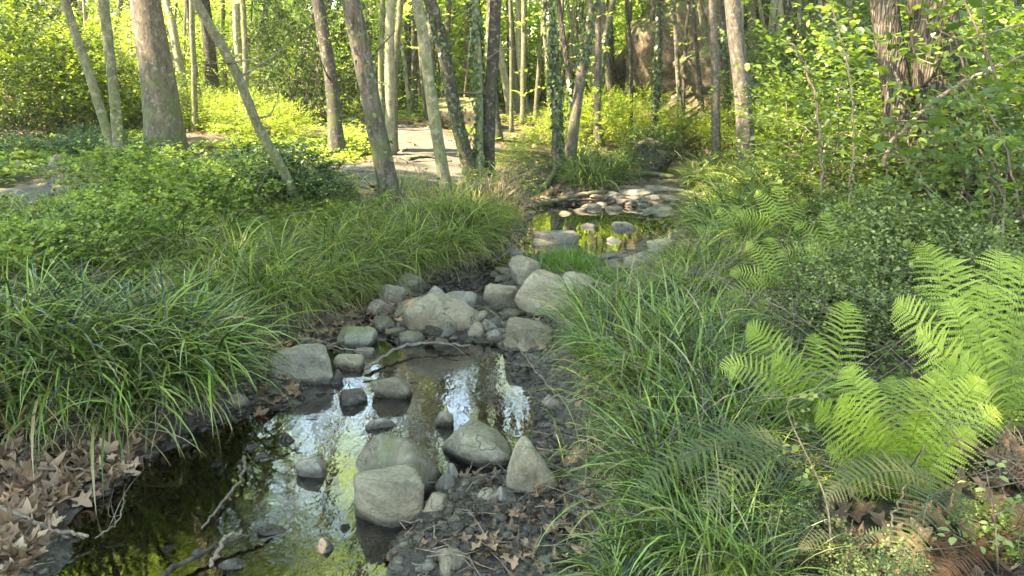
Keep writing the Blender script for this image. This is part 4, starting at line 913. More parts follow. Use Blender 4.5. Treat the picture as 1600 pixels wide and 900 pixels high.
for i in range(3): B['sap%d' % i] = bush_mesh('leaves', 500 + i, 520, 1.5, 1.7, 'leaf_bright', .088, 10, (.3, .8), flat=.65, clumps=60, cs=.25, stems=8)
for i in range(2): B['mid%d' % i] = bush_mesh('leaves', 510 + i, 520, 1.1, 1.1, 'leaf_mid', .075, 10, (.25, .6), flat=.5, clumps=50, cs=.22, stems=8)
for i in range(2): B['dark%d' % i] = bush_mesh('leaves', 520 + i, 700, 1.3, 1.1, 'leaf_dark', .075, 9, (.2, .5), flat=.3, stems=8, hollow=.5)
for i in range(2): B['feath%d' % i] = bush_mesh('leaves', 530 + i, 420, .9, .6, 'leaf_mid', .05, 14, (.3, .6), flat=.6, stems=6, tint=(.75, .2))
for i in range(2): B['gloss%d' % i] = bush_mesh('leaves', 540 + i, 330, .42, .26, 'leaf_gloss', .036, 9, (.12, .36), flat=.35, stems=26, tmpl=0, tint=(.5, .3))
for i in range(3): B['broad%d' % i] = bush_mesh('leaves', 550 + i, 130, .75, .65, 'leaf_broad', .07, 10, (.3, .6), flat=.55, stems=16, tmpl=1, clumps=45, cs=.15)
for i in range(2): B['low%d' % i] = bush_mesh('leaves', 560 + i, 260, .38, .16, 'cover', .035, 9, (.1, .22), flat=.55, stems=4, tint=(.5, .3))
for i in range(2): B['ivym%d' % i] = bush_mesh('leaves', 570 + i, 420, .55, .28, 'ivy', .055, 9, (.15, .35), flat=.35, stems=6, hollow=.6, tint=(.45, .3))
for i in range(2): B['tw%d' % i] = bush_mesh('leaves', 580 + i, 90, .5, .32, 'leaf_mid', .03, 6, (.1, .3), flat=.3, stems=60)
def bush(kind, p, s, head, name='shrub', cat='shrub', group=None, label=None, sz=None, zoff=0., lit=None):
    root = empty(name, (p[0], p[1], gz(p[0], p[1])[0] + zoff), label or auto_label(head, p), cat, group, rg.uniform(0, 6.28))
    root.scale = (s, s, s * (sz or 1)); a, b = B[kind]
    kid(root, link('foliage', a, root)); kid(root, link('stems', b, root)); return root
rg = np.random.default_rng(31)
# lit understorey behind everything: saplings
cnt = 0
while cnt < 78:
    Y = rg.uniform(22, 42) if cnt > 34 else rg.uniform(16, 24); x = rg.uniform(-.70, .70) * Y
    if onpath(x, Y)[0] < 1.6 or sdch(x, Y) < 1.3: continue
    px, py = to_pix((x, Y, 1.5))
    if px < 430 and Y < 14: continue
    if 1030 < px < 1120 and Y < 20: continue
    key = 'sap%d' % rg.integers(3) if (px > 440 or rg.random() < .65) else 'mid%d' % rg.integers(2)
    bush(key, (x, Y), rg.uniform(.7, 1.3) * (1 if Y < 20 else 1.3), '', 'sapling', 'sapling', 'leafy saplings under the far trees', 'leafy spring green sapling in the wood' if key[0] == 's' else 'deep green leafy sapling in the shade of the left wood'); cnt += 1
# closing wood on the far slope
for k in range(52):
    Y = rg.uniform(36, 62); x = rg.uniform(-.75, .75) * Y
    px = to_pix((x, Y, 3))[0]
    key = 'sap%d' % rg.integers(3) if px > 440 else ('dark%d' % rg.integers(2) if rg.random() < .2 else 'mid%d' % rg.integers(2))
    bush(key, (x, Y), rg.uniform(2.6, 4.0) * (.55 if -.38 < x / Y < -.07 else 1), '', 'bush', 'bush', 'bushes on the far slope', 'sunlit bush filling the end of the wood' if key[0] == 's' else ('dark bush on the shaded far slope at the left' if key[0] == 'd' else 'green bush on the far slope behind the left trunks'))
for k in range(4):   # shaded far wood at the left
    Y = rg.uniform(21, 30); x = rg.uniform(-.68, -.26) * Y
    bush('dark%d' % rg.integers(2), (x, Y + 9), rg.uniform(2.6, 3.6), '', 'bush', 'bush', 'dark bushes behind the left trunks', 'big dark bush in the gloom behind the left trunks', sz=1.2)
def bb(kind, px, py, s, head, **k):
    Y = k.pop('Y', None)
    if Y: p = at_y(px, py, Y)
    else: p = gp(px, py)
    return bush(kind, p, s, head, **k)
# bramble mound at the left
for i, (px, py, Y, s) in enumerate([(10, 215, 11.5, 1.0), (75, 220, 12, 1.05), (130, 222, 12.2, .9), (40, 200, 13.4, 1.25), (110, 200, 13.6, 1.15), (-40, 200, 12.5, 1.2), (165, 205, 13.2, .7)]):
    bb(['dark0', 'mid1', 'mid0'][i % 3], px, py, s * .82, '', Y=Y, label=auto_label('dark bramble bush in the mound', at_y(px, py, Y)), name='bramble_bush', cat='bramble', group='bramble bushes of the left mound')
# dark evergreen bush beside the path
for i, (px, py, Y, s) in enumerate([(450, 200, 14.5, .6), (498, 205, 14.2, .85), (520, 190, 19, .6)]):
    bb('dark%d' % (i % 2), px, py, s, '', Y=Y, sz=1.5, label=['tall dark evergreen bush behind the ivy mound', 'tall dark evergreen bush behind the dark path side trunk', 'dark evergreen bush where the path disappears'][i], name='evergreen_bush', cat='bush')
for i, (px, py, s, k) in enumerate([(225, 200, .6, 'mid0'), (330, 205, .5, 'feath0'), (390, 212, .55, 'feath1'), (440, 225, .5, 'feath0'), (350, 190, .4, 'feath0'), (300, 200, .4, 'mid0')]):
    bb(k, px, py, s, 'fresh green bush')
for i, (px, py, s) in enumerate([(120, 250, .32), (150, 238, .36), (230, 262, .3), (30, 250, .3)]): bb('ivym%d' % (i % 2), px, py, s * 1.6, 'low dark leaved plant', name='low_plant', cat='plant')
for i, (px, py, s) in enumerate([(405, 300, .7), (455, 304, .7), (500, 326, .5), (440, 322, .55)]):
    bb('ivym%d' % (i % 2), px, py, s, 'glossy ivy hump', name='ivy_mound', cat='ivy', group='ivy mound by the curved trunk')
bb('ivym0', 1018, 250, .75, '', label='ivy cap growing over the craggy dark rock', name='ivy_mound', cat='ivy', zoff=.22, Y=11.9)
# nettles and seedlings between grass and path
for i, (px, py, s, k) in enumerate([(40, 420, .7, 'low1'), (110, 390, .5, 'ivym0'), (190, 375, .8, 'low0'), (70, 440, .8, 'low0'), (150, 350, .6, 'low0'), (230, 345, .8, 'low1'), (300, 330, .8, 'low0'), (10, 440, .8, 'low0'), (150, 400, .8, 'low1'), (210, 400, .7, 'low1'), (330, 355, .9, 'low1'),
                                    (250, 310, 1., 'low0'), (180, 300, .9, 'low1'), (370, 330, .9, 'low1'), (280, 370, .8, 'low0')]):
    bb(k, px, py, s * (.9 if k[0] == 'i' else 1.3), 'leafy weed clump' if k[0] == 'l' else 'dark leaved weed clump', name='weed_clump', cat='weeds')
for i, (px, py, s) in enumerate([(790, 305, .6), (770, 325, .65), (800, 345, .6), (745, 315, .4), (820, 288, .5)]):
    bb('tw%d' % (i % 2), px, py, s * 1.2, 'twiggy small leaved shrub')
# feathery shrubs past the pool
for i, (px, py, s) in enumerate([(930, 225, .8), (975, 232, .75), (1010, 215, .6), (950, 205, .7), (1060, 215, .5), (1085, 235, .5), (1000, 195, .7), (890, 215, .6), (1150, 240, .7), (1210, 262, .7), (1180, 225, 1.), (1240, 240, 1.), (850, 232, .5), (825, 250, .35), (800, 262, .3)]):
    bb('feath%d' % (i % 2), px, py, s * .85, 'feathery light green shrub')
# right bank thicket
for i, (px, py, s) in enumerate([(1265, 330, .85), (1330, 310, 1.0), (1380, 345, .8), (1300, 250, 1.2), (1350, 230, 1.3), (1250, 230, 1.2), (1420, 330, .75), (1500, 330, .85), (1560, 330, .9), (1610, 370, .8), (1560, 250, 1.2), (1620, 260, 1.2), (1480, 385, .55), (1540, 400, .55), (1230, 190, 1.3), (1320, 180, 1.5), (1590, 180, 1.6), (1640, 330, 1.3), (1590, 300, 1.35), (1530, 290, 1.2), (1400, 280, .8), (1280, 200, 1.5), (1210, 215, 1.1), (1640, 200, 2.), (1560, 160, 2.), (1480, 150, 1.8), (1380, 150, 1.8), (1340, 320, 1.3), (1440, 340, .8), (1560, 330, 1.5), (1610, 340, 1.5), (1300, 300, 1.3), (1600, 250, 1.8)]):
    bb('broad%d' % (i % 3), px, py, s * .95, 'broad leaved bush', name='broadleaf_bush', cat='bush', sz=.4 if 1320 < px < 1540 and gp(px, py)[1] < 6.8 else 1)
for i, (px, py, s) in enumerate([(1250, 370, .8), (1320, 370, .8), (1370, 400, .9), (1350, 450, .9), (1410, 440, .9), (1300, 490, .75), (1370, 500, .8), (1250, 510, .6), (1330, 540, .65), (1230, 340, .8), (1470, 430, .8), (1520, 480, .8), (1600, 520, .7), (1390, 545, .6), (1240, 560, .5), (1130, 520, .4)]):
    bb('gloss%d' % (i % 2), px, py, s * .82, 'glossy small leaved shrub', name='glossy_shrub')

# ---------------------------------------------------------------- sedges
def blades(mb, n, rng, L=(.4, .9), spread=.1, open_=(.15, 1.1), w=.0035, droop=(.4, 1.3), seg=8, dry=.08):
    a = rng.uniform(0, 6.283, n); th = rng.uniform(*open_, n) * rng.uniform(.4, 1, n); LL = rng.uniform(*L, n)
    b = np.c_[rng.normal(0, spread, n), rng.normal(0, spread, n), np.full(n, -.03)]
    out = np.c_[np.cos(a), np.sin(a), np.zeros(n)]; dp = rng.uniform(*droop, n)
    t = np.linspace(0, 1, seg + 1); P = np.zeros((n, seg + 1, 3)); P[:, 0] = b; ang = th.copy()
    for k in range(seg):
        ang = th + dp * (t[k + 1] ** 1.6) * 1.7
        ang = np.minimum(ang, 2.7)
        P[:, k + 1] = P[:, k] + (out * np.sin(ang)[:, None] + np.array([0, 0, 1.]) * np.cos(ang)[:, None]) * (LL / seg)[:, None]
    tw = rng.normal(0, .5, n); side = np.c_[-np.sin(a + tw), np.cos(a + tw), rng.normal(0, .25, n)]
    W = w * rng.uniform(.6, 1.3, n)[:, None] * (np.minimum(1, 3.2 * (1.02 - t)) * np.minimum(1, .55 + 2 * t))[None]
    V = np.stack([P - side[:, None] * W[..., None], P + [0, 0, -1] * W[..., None] * .5, P + side[:, None] * W[..., None]], 2)   # n, seg+1, 3, 3
    ids = np.arange(n * (seg + 1) * 3).reshape(n, seg + 1, 3)
    q = np.stack([ids[:, :-1, :-1], ids[:, :-1, 1:], ids[:, 1:, 1:], ids[:, 1:, :-1]], -1).reshape(-1, 4)
    tn = np.where(rng.random(n) < dry, rng.uniform(.85, 1, n), np.clip(rng.normal(.42, .34, n), 0, .82))
    tt = tn[:, None] + np.clip(t[None] - .85, 0, 1) * .3
    tt = np.where((t[None] < .1) & (tt < .85), .97, tt)     # straw coloured sheaths at the foot
    mb.add(V.reshape(-1, 3), q, np.clip(np.repeat(tt.reshape(n, seg + 1, 1), 3, 2), 0, 1).ravel())
SED = {}
for i in range(4):
    r = np.random.default_rng(700 + i); mb = MB(); blades(mb, 235, r, (.45, 1.0), .07, (.05, 1.0), .0062, (.55, 1.45), dry=.07); blades(mb, 90, r, (.2, .6), .1, (.7, 1.5), .004, (.6, 1.3), dry=.95); SED['big%d' % i] = mb.mesh('sedge_tussock', M['sedge'], False)
for i in range(4):
    r = np.random.default_rng(710 + i); mb = MB(); blades(mb, 310, r, (.4, .9), .06, (.05, .95), .0038, (.6, 1.6), dry=.1); blades(mb, 130, r, (.2, .6), .08, (.7, 1.6), .0032, (.7, 1.4), dry=.97); SED['fine%d' % i] = mb.mesh('sedge_tussock', M['sedge_fine'], False)
for i in range(2):
    r = np.random.default_rng(720 + i); mb = MB(); blades(mb, 260, r, (.08, .24), .12, (.05, .7), .0035, (.2, .7), dry=0); SED['lime%d' % i] = mb.mesh('young_grass', M['lime'], False)
for i in range(3):
    r = np.random.default_rng(730 + i); mb = MB(); blades(mb, 135, r, (.4, 1.0), .08, (.05, .8), .0058, (.35, 1.1), dry=.08); blades(mb, 60, r, (.2, .6), .1, (.6, 1.5), .004, (.6, 1.3), dry=.95); SED['tall%d' % i] = mb.mesh('sedge_tussock', M['sedge'], False)
def tuft(kind, px, py, s, head, rz=None, label=None, name='sedge_tussock', cat='sedge', sz=1., group=None, Y=None):
    p = gp(px, py) if Y is None else at_y(px, py, Y); p[2] = gz(p[0], p[1])[0]
    o = link(name, SED[kind], None, tuple(p)); o.scale = (s, s, s * sz); o.rotation_euler = (0, 0, rg.uniform(0, 6.28) if rz is None else rz)
    return tag(o, label or auto_label(head, p), cat, group)
rg = np.random.default_rng(91)
# big dark tussocks, left bank
for i, (px, py, s) in enumerate([(50, 660, 1.0), (185, 655, 1.05), (290, 620, 1.0), (345, 585, .85), (235, 600, .9), (110, 610, 1.0), (-15, 620, 1.0), (290, 555, .8), (40, 570, .85), (165, 560, .85), (-70, 660, 1.0), (-60, 570, .9), (95, 540, .6), (230, 535, .6)]):
    tuft('big%d' % (i % 4), px, py, s * .86, 'dark green arching sedge tussock on the left bank', group='dark sedge tussocks on the left bank')
mark('the dark left bank sedges', gp(200, 620))
for i, (px, py, s) in enumerate([(440, 490, .85), (480, 480, .85), (400, 480, .8), (520, 460, .8), (370, 440, .8), (440, 430, .75), (560, 445, .9), (605, 435, .85), (645, 428, .95), (690, 410, .95), (640, 385, .7), (590, 395, .7), (520, 405, .7), (470, 395, .6), (560, 365, .55), (610, 355, .5), (655, 350, .55), (700, 350, .7), (740, 368, .85), (765, 378, .75), (740, 335, .6), (690, 330, .4),
                                 (530, 355, .45), (480, 365, .45), (430, 380, .5), (380, 400, .55), (330, 430, .6), (320, 470, .6), (780, 350, .65), (560, 470, .6), (420, 405, .5), (730, 395, .8), (250, 380, .7), (300, 360, .6), (350, 345, .6), (400, 345, .5), (450, 350, .5), (200, 410, .7), (360, 390, .7), (290, 410, .75), (520, 345, .5), (150, 430, .7), (60, 430, .7), (10, 460, .75)]):
    tuft('fine%d' % (i % 4), px, py, s * .86, 'yellow green fine sedge tussock', group='fine sedge tussocks along the left bank')
# past the pool
for i, (px, py, s) in enumerate([(900, 292, .9), (925, 296, 1.), (950, 290, 1.), (935, 275, 1.), (910, 272, .9), (965, 278, .9), (980, 262, .7), (890, 280, .7), (1085, 296, .8), (1110, 300, .9), (1130, 318, .9), (1150, 300, .9), (1100, 280, .8), (1150, 335, .9), (1175, 320, .9), (1120, 352, .9), (1140, 372, .8), (1200, 340, .9), (1165, 355, .8), (1210, 310, .8), (1095, 365, .7), (1230, 290, .8), (1190, 285, .6), (1120, 395, .7), (1170, 400, .7), (1140, 265, .7), (1190, 375, .8)]):
    tuft(('big%d' if i % 3 else 'fine%d') % (i % 4), px, py, s * .85, 'grassy sedge tussock', group='sedge tussocks around the upper pool')
# near right bank
for i, (px, py, s) in enumerate([(930, 560, .9), (985, 540, .85), (955, 600, .9), (1030, 570, .9), (1010, 620, .9), (1060, 640, .85), (965, 520, .8), (1070, 560, .8), (1100, 600, .8), (1010, 500, .75), (920, 505, .7), (1060, 500, .7), (1120, 560, .7)]):
    tuft(('big%d' if i % 3 == 1 else 'tall%d') % (i % (4 if i % 3 == 1 else 3)), px, py, s * .7, 'bright green right bank sedge tussock', group='sedge tussocks on the right bank')
for i, (px, py, s) in enumerate([(1010, 700, .8), (1060, 740, .8), (1110, 700, .8), (1080, 800, .75), (1020, 790, .7), (1150, 760, .7), (1010, 880, .6), (1090, 880, .65), (1170, 840, .6), (1130, 920, .6), (980, 950, .6), (1180, 930, .5), (1200, 700, .7), (1130, 650, .75)]):
    tuft(('big%d' if i % 3 == 1 else 'tall%d') % (i % (4 if i % 3 == 1 else 3)), px, py, s * .72, 'near right sedge tussock with arching blades', group='sedge tussocks on the right bank')
for i, (px, py, s) in enumerate([(880, 420, 1.1), (905, 425, 1.1), (930, 428, .9), (895, 410, 1.), (870, 412, .8), (950, 440, .8), (860, 425, .6)]):
    tuft('lime%d' % (i % 2), px, py, s * .95, 'bright lime young grass patch', name='young_grass', cat='grass patch', group='lime grass behind the slab sided boulder')
for i, (px, py, s) in enumerate([(1080, 440, .8), (1110, 450, .8), (1150, 430, .7), (1090, 480, .8), (1040, 460, .7), (1140, 540, .6), (1160, 590, .6), (1180, 620, .6), (1220, 640, .6)]):
    tuft('fine%d' % (i % 4), px, py, s * .75, 'loose fine grass tuft on the right bank')

# ---------------------------------------------------------------- ferns
def frond_mesh(base, tip, seed, arch=.12, width=.17, pairs=30, mat='fern', face=(0, -1, .7), sub=13, droop=.06):
    pairs = int(pairs * .95); shade_ = np.random.default_rng(seed + 5).uniform(.0, .9)
    rg = np.random.default_rng(seed); base = np.asarray(base, float); tip = np.asarray(tip, float)
    L = np.linalg.norm(tip - base); mid = (base + tip) / 2 + np.array([0, 0, arch * L * 1.4]); q3 = base * .2 + tip * .8 + np.array([0, 0, arch * L * 1.1])
    P = spline([base, base * .6 + tip * .4 + np.array([0, 0, arch * L * 1.3]), q3, tip], pairs * 2 + 1)
    mb = MB(); st = MB(); tube(mb, P - base, np.linspace(.0032, .0008, len(P)) * (L / .5) ** .5, 5, .2)
    Fc = np.asarray(face, float); T = np.gradient(P, axis=0); T /= np.linalg.norm(T, axis=1)[:, None]
    for i in range(4, pairs * 2, 2):
        t = i / (pairs * 2); prof = min(1, (t + .02) / .28) ** .8 * (1 - t) ** .62 * 1.55; plen = width * L * 1.15 * prof * rg.uniform(.9, 1.08)
        if plen < .004: continue
        S = np.cross(T[i], Fc); S /= np.linalg.norm(S); Nn = np.cross(S, T[i])
        if Nn @ Fc < 0: Nn = -Nn
        for sg in (-1, 1):
            d = S * sg * .93 + T[i] * .36 + Nn * rg.normal(.08, .1); d /= np.linalg.norm(d)
            m = max(5, int(sub * prof ** .5)); u = np.linspace(0, 1, m + 1)
            C_ = P[i] - base + d[None] * (u * plen)[:, None] + np.array([0, 0, -1.]) * (droop * plen * (u ** 2))[:, None] * 3
            along = T[i] - d * (T[i] @ d); along /= np.linalg.norm(along)
            # toothed lobes both sides of the pinna
            hw = .5 * plen / m * .9; V = []; Fq = []
            tn = np.clip(shade_ + rg.normal(0, .14), 0, 1)
            wid = (.05 * plen + .002) * (1 - u) ** .5
            for k in range(m):
                c = (C_[k] + C_[k + 1]) / 2
                for s2 in (-1, 1):
                    b0 = c - d * hw; b1 = c + d * hw; e = c + along * s2 * wid[k] + d * hw * .9; e2 = c + along * s2 * wid[k] * .85 - d * hw * .1
                    b = len(V); V += [b0, b1, e, e2 - d * hw * .25]; Fq.append([b, b + 1, b + 2, b + 3])
            mb.add(np.array(V) + Nn * .0, Fq, tn)
    return mb.mesh('frond', M[mat], False)
def fern(bpx, tips, label, seed, mat='fern', lift=0., Yb=None, face=(0, -1, .7), width=.17, pairs=28, arch=.12):
    """bpx: pixel of the crown on the ground; tips: (px, py, how much nearer (-) or farther (+) in m, arch)"""
    g = gp(*bpx) if Yb is None else at_y(*bpx, Yb); g[2] = g[2] if Yb is not None else gz(g[0], g[1])[0]
    root = empty('fern', tuple(g), label, 'fern')
    for k, tpl in enumerate(tips):
        x, y, dy = tpl[:3]; a = tpl[3] if len(tpl) > 3 else arch; wd = tpl[4] if len(tpl) > 4 else width
        tip = at_y(x, y, g[1] + dy); b = g + np.array([(tip[0] - g[0]) * .05, dy * .05, lift])
        me = frond_mesh(b, tip, seed * 31 + k, a, wd, pairs, mat, face); kid(root, link('frond', me, root, tuple(b - g)))
    mark(f'the {label}' if len(label.split()) < 6 else 'the ferns', g)
    return root
fern((1395, 790), [(1392, 588, .12), (1322, 570, .1), (1275, 630, .0), (1470, 580, .1), (1535, 590, .02), (1430, 590, .25), (1352, 590, .25), (1520, 670, -.05), (1290, 700, -.1), (1500, 560, .2), (1560, 640, .1), (1310, 620, -.05), (1440, 640, -.1), (1360, 650, -.1)], 'brightest yellow green fern with upright fronds lit through', 1, width=.17, arch=.04)
fern((1290, 690), [(1165, 512, .1, .1), (1205, 560, .0, .08), (1325, 470, .25, .05, .15), (1270, 520, .2, .05), (1140, 650, -.1, .12), (1125, 580, .05, .15)], 'fern with long fronds arching over toward the sedges', 2, width=.15)
fern((1560, 700), [(1395, 470, .1, .06, .16), (1440, 380, .35, .05, .15), (1480, 465, .15, .05), (1540, 440, .3, .05), (1600, 490, .2, .06), (1650, 560, .0, .1), (1500, 560, -.05, .08), (1660, 470, .3), (1560, 390, .4, .05), (1600, 400, .3, .05), (1430, 520, .0, .08), (1520, 500, .1, .08), (1480, 400, .4, .06)], 'largest fern at the right edge with fronds fanning high', 3, width=.16)
fern((1300, 470), [(1240, 350, .1, .1), (1290, 330, .2, .05), (1340, 350, .2, .05), (1370, 380, .1, .1), (1215, 400, .0, .12), (1260, 390, -.1, .1)], 'upright yellowish fern in the middle of the glossy shrubs', 4, width=.17, pairs=22, lift=.16)
fern((1215, 500), [(1165, 380, .1, .1), (1200, 370, .2, .06), (1250, 400, .15, .05), (1140, 430, .0, .12), (1260, 450, 0, .12), (1130, 470, -.1, .1)], 'light green fern at the left margin of the glossy shrubs', 5, width=.17, pairs=22, lift=.16)
fern((1215, 400), [(1180, 300, .1, .1), (1215, 290, .2, .06), (1260, 310, .15, .05), (1150, 340, .0, .12), (1125, 350, 0, .12)], 'small distant fern above the right bank grass', 6, width=.18, pairs=18, lift=.16)
fern((1370, 390), [(1340, 290, .1, .1), (1375, 280, .2, .06), (1410, 300, .15, .05), (1310, 320, .0, .12), (1430, 330, 0, .12)], 'fern below the first furrowed trunk', 7, width=.18, pairs=18)
fern((1240, 800), [(1000, 770, -.15, .12, .16), (1060, 730, .0, .12, .16), (1100, 800, -.25, .1, .16)], 'dull brownish fern sprawling over the near sedges', 8, mat='fern_dull', lift=.22, width=.16, face=(0, -.4, 1))
fern((1470, 810), [(1290, 780, -.1, .12, .16), (1310, 730, .05, .12, .16), (1400, 890, -.3, .1, .16), (1350, 740, .1, .1, .16), (1520, 850, -.2, .1, .16)], 'dull old fern with drooping fronds under the brightest fern', 9, mat='fern_dull', lift=.1, width=.16, face=(0, -.5, 1))
fern((1570, 860), [(1470, 900, -.2, .05, .13), (1540, 760, .05, .05, .13), (1500, 820, -.1, -.02, .13), (1610, 780, .0, .0, .13), (1450, 850, -.15, .0, .13), (1590, 930, -.2, .0, .13)], 'dead rusty brown fern collapsed in the lower right corner', 10, mat='fern_dead', width=.12, face=(0, -.3, 1))
fern((1600, 640), [(1530, 600, -.1, .06, .15), (1560, 560, .05, .05, .15), (1600, 700, -.2, .08, .15), (1660, 600, -.1, .1)], 'fern spray entering from the right edge below the largest fern', 11, width=.15)
fern((1470, 560), [(1430, 450, .1), (1470, 440, .2, .05), (1510, 460, .1, .05), (1400, 480, .0)], 'fern half hidden behind the largest fern', 12, width=.17, pairs=20, lift=.16)
fern((1330, 500), [(1290, 420, .1), (1330, 400, .2, .05), (1370, 420, .1, .05), (1270, 450, 0, .12), (1390, 450, 0., .12)], 'yellow tipped fern in the heart of the glossy shrubs', 21, width=.17, pairs=20, lift=.16)
fern((1160, 560), [(1110, 470, .1), (1150, 450, .2, .05), (1200, 470, .1, .05), (1085, 500, 0, .12), (1100, 540, -.1, .1)], 'pale fern rising out of the right bank sedges', 22, width=.17, pairs=20, lift=.16)
fern((1450, 470), [(1410, 380, .1), (1450, 360, .2, .05), (1490, 380, .1, .05), (1390, 420, 0, .12)], 'bright fern under the thickest furrowed trunk', 23, width=.17, pairs=20, lift=.16)
fern((1150, 400), [(1120, 330, .1), (1150, 320, .2, .05), (1180, 335, .1, .05), (1090, 360, 0, .12)], 'small lime fern beside the upper pool grasses', 24, width=.18, pairs=16)
fern((1590, 440), [(1540, 360, .1), (1575, 340, .2, .05), (1610, 360, .1, .05), (1520, 400, .0)], 'fern at the foot of the thicket on the right edge', 13, width=.17, pairs=20)
fern((1500, 900), [(1400, 930, -.1, .03, .12), (1460, 800, .1, .06, .12), (1540, 840, .0, .0, .12), (1430, 860, .0, .02, .12)], 'curled dead fern beside the dull old fern', 14, mat='fern_dead', width=.12, face=(0, -.3, 1))
fern((1640, 800), [(1540, 700, .1, .06, .12), (1560, 780, .0, .0, .12), (1600, 850, -.1, .0, .12), (1580, 680, .1, .0, .12)], 'rusty dead fern hanging at the right edge', 15, mat='fern_dead', width=.12, face=(0, -.3, 1))
fern((1330, 880), [(1250, 860, -.1, .1, .14), (1290, 820, .1, .08, .14), (1400, 830, .0, .1, .14), (1340, 960, -.2, .1, .14)], 'small dull fern low in front of the others', 16, mat='fern_dull', lift=.06, width=.14, face=(0, -.5, 1), pairs=18)
for i, (px, py, s) in enumerate([(1250, 880, .25), (1560, 850, .28), (1610, 760, .35), (1380, 960, .25), (1230, 760, .3)]):
    bb(['gloss0', 'low0', 'tw1', 'gloss1', 'low1'][i % 5], px, py, s * 1.1, 'small leafy seedling clump', name='seedling_clump', cat='seedlings')
# sprig plants near the corner
def sprig(px, py, pts, n, size, label, seed, mat='leaf_gloss'):
    g = gp(px, py); rgs = np.random.default_rng(seed); P = [g] + [at_y(x, y, g[1] + dy) for x, y, dy in pts]; S = spline(P, 30) - g
    mb = MB(); ii = np.linspace(8, 29, n).astype(int); out = np.c_[rgs.normal(0, 1, n), rgs.normal(0, .5, n), np.full(n, .3)]
    sprays(mb, None, S[ii], n, rgs, (.03, .07), 3, size, .5, tmpl=1, out=out, tint=(.8, .15))
    root = empty('seedling', tuple(g), label, 'seedling'); t = MB(); tube(t, S, np.linspace(.003, .0012, 30), 5)
    link('stem', t.mesh('stem', M['twig']), root); link('leaves', mb.mesh('leaves', M[mat]), root)
sprig(1560, 900, [(1555, 820, .0), (1540, 730, .05)], 9, .032, 'round leaved seedling in the lower right corner', 1)
sprig(1300, 900, [(1290, 780, .0), (1230, 640, .05), (1270, 620, .1)], 10, .026, 'blue green climbing stem in front of the ferns', 2, 'leaf_dark')
sprig(1285, 800, [(1275, 770, -.05), (1272, 745, -.05)], 6, .028, 'small glossy seedling under the dull fern', 3)
sprig(1500, 880, [(1510, 850, -.05), (1490, 835, -.05)], 6, .028, 'pale green seedling among the rusty ferns', 4)

# ---------------------------------------------------------------- ground cover
def cover(name, n, region, rng, size, hgt, mat, label, tint=(.5, .25), flat=.75, dens=None):
    P2 = scatter_in(region, n, rng)
    if dens is not None: P2 = P2[fbm(np.c_[P2 * 1.6, P2[:, :1] * 0], dens, 3) > -.12]
    P2 = P2[(sdist(P2, CH) > .12) & (onpath(P2[:, 0], P2[:, 1]) > -.02)]; n = len(P2)
    h = gz(P2[:, 0], P2[:, 1]); cl = .5 + .5 * fbm(np.c_[P2 * 2.2, P2[:, :1] * 0], 8, 3)
    C0 = np.c_[P2, h + rng.uniform(.0, 1, n) * hgt * (.3 + cl)]; mb = MB()
    a = rng.uniform(0, 6.28, n)
    sprays(mb, None, C0, n, rng, (size * 1.2, size * 2.4), 4, size, flat, out=np.c_[np.cos(a), np.sin(a), rng.uniform(0, 1, n)], tint=tint)
    tag(link(name, mb.mesh(name, M[mat], False)), label, 'ground cover', kind='stuff')
rg = np.random.default_rng(3)
W = lambda pts: np.array([gp(x, y)[:2] for x, y in pts])
cover('ground_cover', 16000, W([(-80, 345), (-80, 215), (120, 225), (340, 185), (560, 215), (600, 240), (480, 290), (300, 330), (120, 330)]), rg, .06, .12, 'cover', 'bright small leaved ground cover between path and left trees', (.6, .32), dens=9)
cover('ground_cover', 9000, W([(-80, 480), (-80, 330), (300, 320), (560, 300), (620, 340), (420, 420), (200, 470)]), rg, .035, .22, 'leaf_mid', 'mixed green weeds behind the left sedges', (.75, .3), dens=4)
cover('ground_cover', 12000, np.array([[-3, 9.5], [2.5, 9.8], [2.8, 16], [-3, 20], [-9, 24], [-14, 16], [-5, 13]]), rg, .06, .14, 'cover', 'green plants carpeting the wood floor past the path', (.5, .25), dens=7)
cover('ground_cover', 11000, W([(900, 700), (1000, 470), (1120, 400), (1200, 260), (1640, 250), (1700, 560), (1480, 640), (1230, 700), (1100, 760), (1000, 800), (920, 760)]), rg, .028, .16, 'leaf_mid', 'low mixed leaves under the sedges and ferns of the right bank', (.6, .3), dens=5)
cover('ground_cover', 9000, np.array([[2.3, 7.2], [3, 10.5], [2.5, 14], [6, 22], [16, 22], [10, 9], [6, 5]]), rg, .05, .2, 'leaf_mid', 'green undergrowth climbing the right slope', (.75, .25))
# hanging low grass blades over the whole bank floor
mb = MB()
for reg, n in ((W([(360, 470), (-80, 480), (-80, 340), (500, 290), (800, 290), (800, 380), (700, 420)]), 300), (W([(900, 700), (1000, 470), (1120, 380), (1140, 300), (1300, 300), (1300, 560), (1200, 760), (1050, 900), (930, 900)]), 240)):
    P2 = scatter_in(reg, n, rg); P2 = P2[sdist(P2, CH) > .05]
    for p in P2:
        m2 = MB(); blades(m2, 12, rg, (.12, .4), .05, (.05, .9), .0026, (.3, 1.), 5, .18); mb.add(m2.v[0] + [p[0], p[1], gz(*p)[0]], m2.f4[0], m2.t[0])
tag(link('grass', mb.mesh('grass', M['sedge_fine'], False)), 'thin loose grass growing between the tussocks', 'grass', kind='stuff')

